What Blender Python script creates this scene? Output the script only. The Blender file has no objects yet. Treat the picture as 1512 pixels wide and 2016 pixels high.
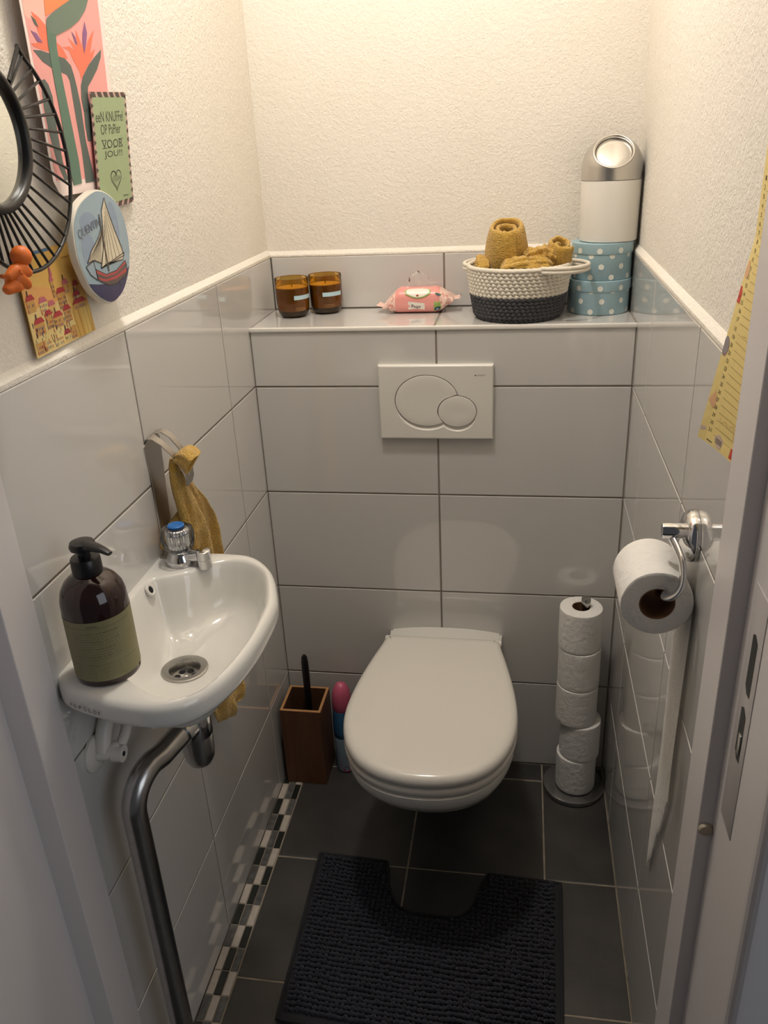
import bpy, bmesh, math, random
from mathutils import Vector, Matrix, noise
from mathutils.geometry import tessellate_polygon
random.seed(7)
SC = bpy.context.scene
COL = SC.collection
PI = math.pi

# ------------------------------------------------------------------ materials
def lin(c):
    return tuple((v/12.92 if v <= 0.04045 else ((v+0.055)/1.055)**2.4) for v in c)
def S(r, g, b):
    return lin((r/255, g/255, b/255)) + (1.0,)
MATS = {}
def mat(name, col, rough=0.5, metal=0.0, bump=None, var=None, coat=0.0, spec=0.5, sheen=0.0, sss=0.0):
    """bump=(scale, strength, distance, detail); var=(scale, other colour, contrast)"""
    if name in MATS: return MATS[name]
    m = bpy.data.materials.new(name); m.use_nodes = True
    nt = m.node_tree; p = nt.nodes['Principled BSDF']
    p.inputs['Base Color'].default_value = col
    p.inputs['Roughness'].default_value = rough
    p.inputs['Metallic'].default_value = metal
    p.inputs['Coat Weight'].default_value = coat
    p.inputs['Coat Roughness'].default_value = 0.05
    p.inputs['Specular IOR Level'].default_value = spec
    p.inputs['Sheen Weight'].default_value = sheen
    tc = None
    if bump or var:
        tc = nt.nodes.new('ShaderNodeTexCoord')
    if var:
        n = nt.nodes.new('ShaderNodeTexNoise'); n.inputs['Scale'].default_value = var[0]; n.inputs['Detail'].default_value = 5
        nt.links.new(tc.outputs['Object'], n.inputs['Vector'])
        r = nt.nodes.new('ShaderNodeValToRGB'); c = var[2]
        r.color_ramp.elements[0].position = 0.5-c; r.color_ramp.elements[1].position = 0.5+c
        r.color_ramp.elements[0].color = col; r.color_ramp.elements[1].color = var[1]
        nt.links.new(n.outputs['Fac'], r.inputs['Fac']); nt.links.new(r.outputs['Color'], p.inputs['Base Color'])
    if bump:
        n = nt.nodes.new('ShaderNodeTexNoise'); n.inputs['Scale'].default_value = bump[0]
        n.inputs['Detail'].default_value = bump[3] if len(bump) > 3 else 3
        nt.links.new(tc.outputs['Object'], n.inputs['Vector'])
        b = nt.nodes.new('ShaderNodeBump'); b.inputs['Strength'].default_value = bump[1]; b.inputs['Distance'].default_value = bump[2]
        nt.links.new(n.outputs['Fac'], b.inputs['Height']); nt.links.new(b.outputs['Normal'], p.inputs['Normal'])
    MATS[name] = m; return m

def thin_glass(name, tint, ior=1.45, rough=0.03, clear=1.0, body=None):
    """thin coloured transparent wall: tinted transparency under a clear fresnel gloss"""
    m = bpy.data.materials.new(name); m.use_nodes = True; nt = m.node_tree
    for n in list(nt.nodes): nt.nodes.remove(n)
    o = nt.nodes.new('ShaderNodeOutputMaterial')
    t = nt.nodes.new('ShaderNodeBsdfTransparent'); t.inputs['Color'].default_value = tint
    g = nt.nodes.new('ShaderNodeBsdfGlossy'); g.inputs['Roughness'].default_value = rough
    f = nt.nodes.new('ShaderNodeFresnel'); f.inputs['IOR'].default_value = ior
    mx = nt.nodes.new('ShaderNodeMixShader')
    base = t.outputs[0]
    if body is not None:
        d = nt.nodes.new('ShaderNodeBsdfDiffuse'); d.inputs['Color'].default_value = body
        m2 = nt.nodes.new('ShaderNodeMixShader'); m2.inputs['Fac'].default_value = 1-clear
        nt.links.new(t.outputs[0], m2.inputs[1]); nt.links.new(d.outputs[0], m2.inputs[2]); base = m2.outputs[0]
    nt.links.new(f.outputs[0], mx.inputs['Fac']); nt.links.new(base, mx.inputs[1]); nt.links.new(g.outputs[0], mx.inputs[2])
    nt.links.new(mx.outputs[0], o.inputs['Surface'])
    MATS[name] = m; return m

M_PLASTER = mat('plaster', S(242,236,226), 0.9, bump=(330, 0.35, 0.003, 3), var=(3.0, S(236,229,217), 0.25), spec=0.15)
def plaster_nodes():
    nt = M_PLASTER.node_tree; p = nt.nodes['Principled BSDF']
    tc = next(n for n in nt.nodes if n.type == 'TEX_COORD')
    b1 = next(n for n in nt.nodes if n.type == 'BUMP')
    v = nt.nodes.new('ShaderNodeTexNoise'); v.inputs['Scale'].default_value = 120; v.inputs['Detail'].default_value = 3
    v.inputs['Distortion'].default_value = 0.6
    nt.links.new(tc.outputs['Object'], v.inputs['Vector'])
    rp = nt.nodes.new('ShaderNodeValToRGB'); rp.color_ramp.elements[0].position = 0.42; rp.color_ramp.elements[1].position = 0.62
    nt.links.new(v.outputs['Fac'], rp.inputs['Fac'])
    b2 = nt.nodes.new('ShaderNodeBump'); b2.inputs['Strength'].default_value = 0.20; b2.inputs['Distance'].default_value = 0.003
    nt.links.new(rp.outputs['Color'], b2.inputs['Height']); nt.links.new(b1.outputs['Normal'], b2.inputs['Normal'])
    nt.links.new(b2.outputs['Normal'], p.inputs['Normal'])
plaster_nodes()
M_TILE = mat('wall_tile_glaze', S(213,210,206), 0.05, bump=(9, 0.012, 0.01, 1), spec=0.6, coat=0.6)
M_GROUT = mat('wall_grout', S(134,124,114), 0.9)
M_GROUT_F = mat('floor_grout', S(168,156,138), 0.9, var=(30, S(136,125,110), 0.2))
M_SLATE = mat('floor_slate', S(47,46,45), 0.40, bump=(60, 0.2, 0.002, 5), var=(7, S(72,69,66), 0.22))
M_CERAMIC = mat('ceramic', S(226,223,216), 0.08, coat=0.3)
M_SEAT = mat('seat_plastic', S(228,223,214), 0.16)
M_CHROME = mat('chrome', (0.66,0.66,0.67,1), 0.08, 1.0)
M_CHROME_DULL = mat('worn_chrome', (0.40,0.39,0.38,1), 0.27, 1.0, var=(60, (0.50,0.49,0.48,1), 0.3))
M_STEEL = mat('brushed_steel', (0.60,0.58,0.55,1), 0.30, 1.0)
M_MIRROR = mat('mirror_silver', (0.88,0.90,0.86,1), 0.02, 1.0)
M_BLACK = mat('black_enamel', S(26,24,23), 0.35)
M_BLACKPL = mat('black_plastic', S(24,22,23), 0.32)
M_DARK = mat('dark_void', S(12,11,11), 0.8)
M_TOWEL = mat('mustard_terry', S(208,162,66), 0.95, bump=(380, 1.0, 0.006, 2), var=(160, S(228,186,94), 0.22), sheen=0.4, spec=0.1)
M_TOWEL_EDGE = mat('mustard_hem', S(205,160,70), 0.9, bump=(300, 0.4, 0.002, 2), spec=0.1)
M_PAPER = mat('tissue', S(238,235,230), 0.95, bump=(90, 0.5, 0.004, 3), spec=0.1)
M_SHEET = mat('tissue_sheet', S(240,237,232), 0.95, bump=(90, 0.5, 0.004, 3), spec=0.1)
def sheet_nodes():
    nt = M_SHEET.node_tree; p = nt.nodes['Principled BSDF']; o = next(n for n in nt.nodes if n.type == 'OUTPUT_MATERIAL')
    t = nt.nodes.new('ShaderNodeBsdfTranslucent'); t.inputs['Color'].default_value = S(240,236,230)
    m = nt.nodes.new('ShaderNodeMixShader'); m.inputs['Fac'].default_value = 0.18
    nt.links.new(p.outputs[0], m.inputs[1]); nt.links.new(t.outputs[0], m.inputs[2]); nt.links.new(m.outputs[0], o.inputs['Surface'])
sheet_nodes()
M_CARD = mat('cardboard', S(120,84,58), 0.9)
M_WOOD = mat('bamboo_wood', S(112,74,48), 0.5, var=(14, S(88,56,34), 0.25))
def wood_nodes():
    nt = M_WOOD.node_tree
    tc = next(n for n in nt.nodes if n.type == 'TEX_COORD'); n = next(n for n in nt.nodes if n.type == 'TEX_NOISE')
    mp = nt.nodes.new('ShaderNodeMapping'); mp.inputs['Scale'].default_value = (6, 6, 0.5)
    nt.links.new(tc.outputs['Object'], mp.inputs['Vector']); nt.links.new(mp.outputs['Vector'], n.inputs['Vector'])
wood_nodes()
M_WOODRIM = mat('bamboo_edge', S(186,138,90), 0.5)
M_FRAME = mat('door_frame_paint', S(226,220,219), 0.35)
M_ROPE = mat('cream_rope', S(228,220,205), 0.9, bump=(300, 0.5, 0.002, 2), spec=0.1)
M_ROPED = mat('charcoal_rope', S(80,80,83), 0.9, bump=(300, 0.5, 0.002, 2), spec=0.1)
M_WHITEPL = mat('white_plastic', S(232,228,220), 0.22)
M_TRIM = mat('white_trim', S(240,236,228), 0.3)

# ------------------------------------------------------------------ mesh helpers
class MB:
    """collects geometry (world coordinates) for one mesh object"""
    def __init__(s): s.v = []; s.f = []; s.m = []; s.mats = []
    def mi(s, m):
        if m not in s.mats: s.mats.append(m)
        return s.mats.index(m)
    def add(s, vs, fs, m):
        o = len(s.v); k = s.mi(m)
        s.v += [tuple(v) for v in vs]
        for f in fs: s.f.append(tuple(i+o for i in f)); s.m.append(k)
    def build(s, name, parent=None, smooth=True, sharp=40, subsurf=0, recalc=True):
        me = bpy.data.meshes.new(name)
        o = bpy.data.objects.new(name, me); COL.objects.link(o)
        if parent:
            base = Vector((0,0,0)); q = parent
            while q: base += Vector(q.location); q = q.parent
            loc = Vector((0,0,0))
            o.parent = parent
        else:
            n = max(1, len(s.v)); base = Vector((sum(v[0] for v in s.v)/n, sum(v[1] for v in s.v)/n, min(v[2] for v in s.v)))
            o.location = base
        me.from_pydata([tuple(Vector(v)-base) for v in s.v], [], s.f)
        for m in s.mats: me.materials.append(m)
        for p, k in zip(me.polygons, s.m): p.material_index = k; p.use_smooth = smooth
        me.validate(); me.update()
        bm = bmesh.new(); bm.from_mesh(me)
        if recalc: bmesh.ops.recalc_face_normals(bm, faces=bm.faces)
        if smooth:
            for e in bm.edges:
                if len(e.link_faces) == 2 and e.calc_face_angle(0) > math.radians(sharp): e.smooth = False
        bm.to_mesh(me); bm.free()
        if subsurf:
            md = o.modifiers.new('sub', 'SUBSURF'); md.levels = subsurf; md.render_levels = subsurf
        return o
    # ---- shapes
    def box(s, a, b, m, ch=0.0):
        x0,y0,z0 = a; x1,y1,z1 = b
        if ch <= 0:
            vs = [(x0,y0,z0),(x1,y0,z0),(x1,y1,z0),(x0,y1,z0),(x0,y0,z1),(x1,y0,z1),(x1,y1,z1),(x0,y1,z1)]
            s.add(vs, [(0,3,2,1),(4,5,6,7),(0,1,5,4),(1,2,6,5),(2,3,7,6),(3,0,4,7)], m); return
        bm = bmesh.new(); r = bmesh.ops.create_cube(bm, size=1)
        for v in bm.verts: v.co = Vector(((x0+x1)/2+v.co.x*(x1-x0), (y0+y1)/2+v.co.y*(y1-y0), (z0+z1)/2+v.co.z*(z1-z0)))
        bmesh.ops.bevel(bm, geom=bm.edges[:], offset=ch, segments=2, affect='EDGES', profile=0.5)
        s.bm(bm, m)
    def bm(s, bm, m):
        bm.verts.index_update()
        s.add([v.co.copy() for v in bm.verts], [[v.index for v in f.verts] for f in bm.faces], m); bm.free()
    def loft(s, rings, m, cap0=True, cap1=True, closed=True):
        n = len(rings[0]); vs = [p for r in rings for p in r]; fs = []
        for i in range(len(rings)-1):
            for j in range(n if closed else n-1):
                k = (j+1) % n
                fs.append((i*n+j, i*n+k, (i+1)*n+k, (i+1)*n+j))
        if cap0: fs.append(tuple(range(n))[::-1])
        if cap1: fs.append(tuple((len(rings)-1)*n+j for j in range(n)))
        s.add(vs, fs, m)
    def lathe(s, prof, c, m, seg=48, axis='z', cap0=True, cap1=True):
        rings = []
        for r, h in prof:
            r = max(r, 1e-5); ring = []
            for j in range(seg):
                a = 2*PI*j/seg; u, v = r*math.cos(a), r*math.sin(a)
                if axis == 'z': q = (c[0]+u, c[1]+v, c[2]+h)
                elif axis == 'y': q = (c[0]+u, c[1]+h, c[2]+v)
                else: q = (c[0]+h, c[1]+u, c[2]+v)
                ring.append(q)
            rings.append(ring)
        s.loft(rings, m, cap0, cap1)
    def tube(s, pts, r, m, seg=12, cap=True, flat=1.0, upv=None):
        pts = [Vector(p) for p in pts]; n = len(pts); rings = []
        rr = r if isinstance(r, (list, tuple)) else [r]*n
        up = Vector(upv) if upv else Vector((0.0123, 0.1, 1))
        prev = None
        for i in range(n):
            t = (pts[min(i+1,n-1)]-pts[max(i-1,0)])
            if t.length < 1e-9: t = Vector((0,0,1))
            t.normalize()
            if prev is None:
                a = up.cross(t)
                if a.length < 1e-3: a = Vector((1,0,0)).cross(t)
            else:
                a = prev - t*prev.dot(t)
            a.normalize(); b = t.cross(a); prev = a
            rings.append([pts[i]+a*math.cos(2*PI*j/seg)*rr[i]+b*math.sin(2*PI*j/seg)*rr[i]*flat for j in range(seg)])
        s.loft(rings, m, cap, cap)
    def torus(s, c, R, r, m, n=64, k=10, tilt=None, ripple=None, sq=1.0):
        rings = []
        for i in range(n):
            a = 2*PI*i/n; rg = []
            rad = r*(1+(ripple[0]*math.sin(ripple[1]*a+ripple[2]) if ripple else 0))
            for j in range(k):
                b = 2*PI*j/k
                q = Vector(((R+rad*math.cos(b))*math.cos(a), (R+rad*math.cos(b))*math.sin(a), rad*math.sin(b)*sq))
                if tilt: q = tilt @ q
                rg.append(q+Vector(c))
            rings.append(rg)
        rings.append(rings[0]); s.loft(rings, m, False, False)
    def ell(s, c, r, m, u=20, v=12):
        rings = []
        for i in range(1, v):
            a = PI*i/v
            rings.append([(c[0]+r[0]*math.sin(a)*math.cos(2*PI*j/u), c[1]+r[1]*math.sin(a)*math.sin(2*PI*j/u), c[2]-r[2]*math.cos(a)) for j in range(u)])
        s.loft(rings, m)
    def poly(s, L, f, m, lift=0.0):
        """flat design shape: polygon in 2-D, tessellated, laid on a surface by f(s, t, lift)"""
        tri = tessellate_polygon([[Vector((a, b, 0)) for a, b in L]])
        s.add([f(a, b, lift) for a, b in L], [tuple(t) for t in tri], m)
    def line(s, L, w, f, m, lift=0.0):
        for (a0,b0),(a1,b1) in zip(L, L[1:]):
            d = math.hypot(a1-a0, b1-b0)
            if d < 1e-7: continue
            nx, ny = -(b1-b0)/d*w/2, (a1-a0)/d*w/2; ex, ey = (a1-a0)/d*w*0.3, (b1-b0)/d*w*0.3
            q = [(a0-ex+nx,b0-ey+ny),(a0-ex-nx,b0-ey-ny),(a1+ex-nx,b1+ey-ny),(a1+ex+nx,b1+ey+ny)]
            s.add([f(a, b, lift) for a, b in q], [(0,1,2,3)], m)
    def text(s, txt, box, f, m, lift=0.0, spacing=1.0, ext=0.0):
        """lettering scaled into box=(s0,t0,s1,t1)"""
        cu = bpy.data.curves.new('t', 'FONT'); cu.body = txt; cu.resolution_u = 3; cu.space_character = spacing
        ob = bpy.data.objects.new('t', cu); COL.objects.link(ob)
        dg = bpy.context.evaluated_depsgraph_get()
        me = bpy.data.meshes.new_from_object(ob.evaluated_get(dg))
        vs = [v.co.copy() for v in me.vertices]; fs = [tuple(p.vertices) for p in me.polygons]
        bpy.data.objects.remove(ob); bpy.data.curves.remove(cu); bpy.data.meshes.remove(me)
        if not vs: return
        x0, x1 = min(v.x for v in vs), max(v.x for v in vs); y0, y1 = min(v.y for v in vs), max(v.y for v in vs)
        s0,t0,s1,t1 = box
        s.add([f(s0+(v.x-x0)/max(x1-x0,1e-6)*(s1-s0), t0+(v.y-y0)/max(y1-y0,1e-6)*(t1-t0), lift) for v in vs], fs, m)

def thing(name, label, cat, loc, group=None, kind=None):
    o = bpy.data.objects.new(name, None); COL.objects.link(o); o.location = loc; o.empty_display_size = 0.02
    tag(o, label, cat, group, kind); return o
def tag(o, label=None, cat=None, group=None, kind=None):
    if label: o['label'] = label
    if cat: o['category'] = cat
    if group: o['group'] = group
    if kind: o['kind'] = kind
    return o
def struct(mb, name, **k):
    o = mb.build(name, **k); o['kind'] = 'structure'; return o
def catmull(P, n, closed=True):
    out = []; N = len(P)
    for i in range(N if closed else N-1):
        if closed: p0,p1,p2,p3 = P[i-1], P[i], P[(i+1)%N], P[(i+2)%N]
        else: p0,p1,p2,p3 = P[max(i-1,0)], P[i], P[i+1], P[min(i+2,N-1)]
        for k in range(n):
            t = k/n
            out.append(tuple(0.5*((2*b)+(c-a)*t+(2*a-5*b+4*c-d)*t*t+(3*b-a-3*c+d)*t**3) for a,b,c,d in zip(p0,p1,p2,p3)))
    if not closed: out.append(tuple(P[-1]))
    return out
def lerp(a, b, t): return a+(b-a)*t
def ellipse2(cx, cy, rx, ry, n=40): return [(cx+rx*math.cos(2*PI*i/n), cy+ry*math.sin(2*PI*i/n)) for i in range(n)]

# ------------------------------------------------------------------ camera (solved from the tile grid)
cam = bpy.data.cameras.new('camera'); co = bpy.data.objects.new('camera', cam); COL.objects.link(co)
R_ = Vector((0.98706584, 0.15345268, -0.04640374)); U_ = Vector((-0.02169215, 0.41463251, 0.90973036)); F_ = Vector((-0.15884106, 0.89695716, -0.41259831))
mw = Matrix(((R_.x,U_.x,-F_.x,0.17304143),(R_.y,U_.y,-F_.y,-1.69885361),(R_.z,U_.z,-F_.z,1.48588175),(0,0,0,1)))
co.matrix_world = mw
cam.sensor_fit = 'VERTICAL'; cam.sensor_height = 24.0; cam.lens = 24.0*1624.22/2016; cam.clip_start = 0.02
SC.camera = co

# ------------------------------------------------------------------ room shell
XL, XR, YB, ZT, ZTOP = -0.4005, 0.4009, 0.2117, 1.128, 1.247
G = 0.0019
def tiled(mb, org, ua, va, na, us, vs, tm, gm, depth=0.008, ch=0.0012, g=G, skip=None, jitter=0.0):
    """tile field: real tiles with softened edges standing 1.2 mm proud of their grout; face lies at org"""
    o = Vector(org); ua, va, na = Vector(ua), Vector(va), Vector(na)
    P = lambda u, v, h: o+ua*u+va*v+na*h
    mb.add([P(us[0],vs[0],-ch), P(us[-1],vs[0],-ch), P(us[-1],vs[-1],-ch), P(us[0],vs[-1],-ch)], [(0,1,2,3)], gm)
    for i in range(len(us)-1):
        for j in range(len(vs)-1):
            if skip and skip(i, j): continue
            u0,u1,v0,v1 = us[i]+g, us[i+1]-g, vs[j]+g, vs[j+1]-g
            h = random.uniform(-jitter, jitter)
            ring = lambda d, hh: [P(u0+d,v0+d,hh), P(u1-d,v0+d,hh), P(u1-d,v1-d,hh), P(u0+d,v1-d,hh)]
            mb.loft([ring(0,-depth+0.001), ring(0,-ch+h), ring(ch*0.35,-ch*0.3+h), ring(ch,h)], tm, True, True)
def joints(a, b, start, step):
    k = start
    while k > a: k -= step
    L = [a]; k += step
    if k <= a+0.004: k += step
    while k < b-0.004: L.append(k); k += step
    return L+[b]

# left wall: tiles to 1.247, plaster above set back behind the tile
YF_L, YF_R = -0.918, -0.876
ZR = [0.0, 0.25, 0.5, 0.75, 1.0, ZTOP]
def wall_side(name, x, sgn, yf, j0):
    mb = MB()
    tiled(mb, (x,0,0), (0,1,0), (0,0,1), (sgn,0,0), joints(yf, YB, j0, 0.4), ZR, M_TILE, M_GROUT)
    xp = x-sgn*0.0085
    # painted bead closing the top of the tiles, then the plaster
    prof = [(x-sgn*0.0008,ZTOP-0.001),(x-sgn*0.0002,ZTOP+0.0016),(x-sgn*0.0006,ZTOP+0.0055),(x-sgn*0.0035,ZTOP+0.0095),(xp,ZTOP+0.015),(xp,2.75)]
    rows = [[(a,yf,z) for a,z in prof], [(a,YB+0.0085,z) for a,z in prof]]
    mb.loft(rows, M_PLASTER, False, False, closed=False)
    xo = x-sgn*0.10
    mb.add([(xp,yf,0),(xo,yf,0),(xo,YB+0.1,0),(xo,yf,2.75),(xp,yf,2.75),(xo,YB+0.1,2.75),(xp,YB+.0085,2.75)], [(0,1,3,4),(1,2,5,3),(4,3,5,6)], M_PLASTER)
    return struct(mb, name, sharp=22)
wall_side('wall_left', XL, 1, YF_L, -0.161)
wall_side('wall_right', XR, -1, YF_R, -0.187)
mb = MB()
tiled(mb, (0,YB,0), (1,0,0), (0,0,1), (0,-1,0), [XL,0.0,XR], [ZT,ZTOP], M_TILE, M_GROUT)
prof = [(YB+0.0008,ZTOP-0.001),(YB+0.0002,ZTOP+0.0016),(YB+0.0006,ZTOP+0.0040),(YB+0.0035,ZTOP+0.0075),(YB+0.0085,ZTOP+0.012),(YB+0.0085,2.75)]
mb.loft([[(XL-0.009,a,z) for a,z in prof], [(XR+0.009,a,z) for a,z in prof]], M_PLASTER, False, False, closed=False)
mb.add([(XL-.1,YB+.1,0),(XR+.1,YB+.1,0),(XR+.1,YB+.1,2.75),(XL-.1,YB+.1,2.75)], [(0,1,2,3)], M_PLASTER)
struct(mb, 'wall_back', sharp=22)
# boxed-in cistern wall with its ledge
mb = MB()
tiled(mb, (0,0,0), (1,0,0), (0,0,1), (0,-1,0), [XL,0.0,XR], [0,0.25,0.5,0.75,1.0,ZT-0.003], M_TILE, M_GROUT)
tiled(mb, (0,0,ZT), (1,0,0), (0,1,0), (0,0,1), [XL,-0.004,XR], [0.007,YB], M_TILE, M_GROUT)
struct(mb, 'wall_cistern', sharp=22)
mb = MB(); mb.box((XL,-0.0035,ZT-0.0075), (XR,0.0055,ZT+0.0006), M_TRIM, 0.0012)
struct(mb, 'trim_1')
# floor: slate tiles, and the mosaic strip along the left wall
mb = MB()
tiled(mb, (0,0,0), (1,0,0), (0,1,0), (0,0,1), [-0.3515,-0.0505,0.2505,XR], [-1.57,-1.27,-0.969,-0.668,-0.3665,-0.063,0.0], M_SLATE, M_GROUT_F, depth=0.006, ch=0.0010, g=0.0019, jitter=0.0002)
mb.add([(-1.3,-2.6,-.012),(1.3,-2.6,-.012),(1.3,.25,-.012),(-1.3,.25,-.012)], [(0,1,2,3)], M_SLATE)
struct(mb, 'floor', sharp=22)
MW = mat('mosaic_white', S(206,196,184), 0.35, var=(60, S(186,176,165), 0.25))
MG = mat('mosaic_grey', S(112,110,108), 0.35, var=(70, S(70,70,70), 0.22))
MK = mat('mosaic_black', S(26,30,28), 0.3, var=(60, S(40,44,42), 0.3))
rows = ['gwk','kgw','wgk','kwg','gkw','wgk','kgw','gwk','wkg','kgw','gwk','wkg','wkw','gwg','kgw','wkg']
mb = MB(); x0, wd = XL+0.0005, 0.0163
mb.add([(XL,-0.918,-.0008),(-0.3515,-0.918,-.0008),(-0.3515,0,-.0008),(XL,0,-.0008)], [(0,1,2,3)], M_GROUT_F)
yy = -0.138+0.052*2
for r, row in enumerate(rows):
    for k, ch in enumerate(row):
        a = x0+0.0006+k*wd; b = a+wd-0.0022; y1 = yy-0.0013; y0 = yy-0.052+0.0013
        jx = random.uniform(-.0004,.0004)
        m_ = {'w':MW,'g':MG,'k':MK}[ch]
        rg = lambda d,h: [(a+d+jx,y0+d,h),(b-d+jx,y0+d,h),(b-d+jx,y1-d,h),(a+d+jx,y1-d,h)]
        mb.loft([rg(0,-.001), rg(0,.0002), rg(.001,.001)], m_, True, True)
    yy -= 0.052
struct(mb, 'trim_2', sharp=22)
mb = MB(); mb.add([(XL-.1,-1.09,2.75),(XR+.1,-1.09,2.75),(XR+.1,YB+.1,2.75),(XL-.1,YB+.1,2.75)], [(0,1,2,3)], M_PLASTER)
struct(mb, 'ceiling')

# front wall around the doorway, and the door frame
mb = MB()
mb.box((-1.3,-1.205,0), (-0.47,-0.925,2.75), M_PLASTER); mb.box((0.455,-1.085,0), (1.3,-0.925,2.75), M_PLASTER)
mb.box((-0.47,-1.085,2.12), (0.455,-0.925,2.75), M_PLASTER)
struct(mb, 'wall_front')
door = thing('door_1', None, None, (0,-1.0,0), kind='structure')
def jamb(pts, name):
    mb = MB(); n = len(pts)
    mb.loft([[(x,y,0) for x,y in pts], [(x,y,2.13) for x,y in pts]], M_FRAME)
    return mb.build(name, door, sharp=12)
def arc(cx, cy, r, a0, a1, n=4): return [(cx+r*math.cos(math.radians(a0+(a1-a0)*i/n)), cy+r*math.sin(math.radians(a0+(a1-a0)*i/n))) for i in range(n+1)]
# plan outline of each jamb: reveal, stop, rebate, rounded outer edge, hall face
jamb([(-0.474,-0.9175),(-0.400,-0.9175)]+arc(-0.4005,-0.920,0.0025,90,0,3)+arc(-0.4000,-0.9765,0.002,0,-90,3)+[(-0.4295,-0.980),(-0.4295,-1.200)]+arc(-0.4415,-1.202,0.012,0,-90,5)+[(-0.474,-1.214)], 'jamb')
jamb([(0.458,-0.876),(0.389,-0.876)]+arc(0.3875,-0.8785,0.0025,90,180,3)+arc(0.3870,-0.9445,0.002,180,270,3)+[(0.401,-0.9485),(0.401,-1.078)]+arc(0.414,-1.080,0.013,180,270,5)+[(0.458,-1.093)], 'jamb')
mb = MB(); mb.box((-0.4295,-1.093,2.07), (0.401,-0.98,2.13), M_FRAME, .002); mb.box((-0.398,-0.98,2.05), (0.385,-0.918,2.13), M_FRAME, .002); mb.build('head_jamb', door)
# strike plate with two openings in the right rebate
M_STRIKE = mat('painted_strike', S(196,190,188), 0.35)
sp = MB(); sp.box((0.4002,-1.012,0.80), (0.4012,-0.968,1.085), M_STRIKE, .0003)
spo = sp.build('strike_plate', door)
hm = mat('strike_hole', S(38,42,42), 0.5)
for z0, z1 in ((0.892,0.955),(0.972,1.040)):
    h = MB(); L = [(-0.9995,z0),(-0.9995,z1-.006),(-0.990,z1),(-0.9825,z1-.004),(-0.9825,z0+.006),(-0.990,z0-.001)]
    h.poly(L, lambda s,t,l: (0.39995-l,s,t), hm); h.build('latch_opening', spo, smooth=False)
lv = MB(); lv.box((0.3985,-0.998,0.900),(0.4000,-0.991,0.925), M_STEEL, .0003); lv.build('latch_tab', spo)
bp_ = MB(); bp_.lathe([(0.0085,0),(0.0085,-0.0015),(0.007,-0.004),(0.003,-0.0052),(0.0,-0.0053)], (0.3935,-0.9485,0.752), mat('rubber_bumper', S(176,164,142), 0.5), 20, 'y')
bp_.build('bumper', door)

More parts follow.
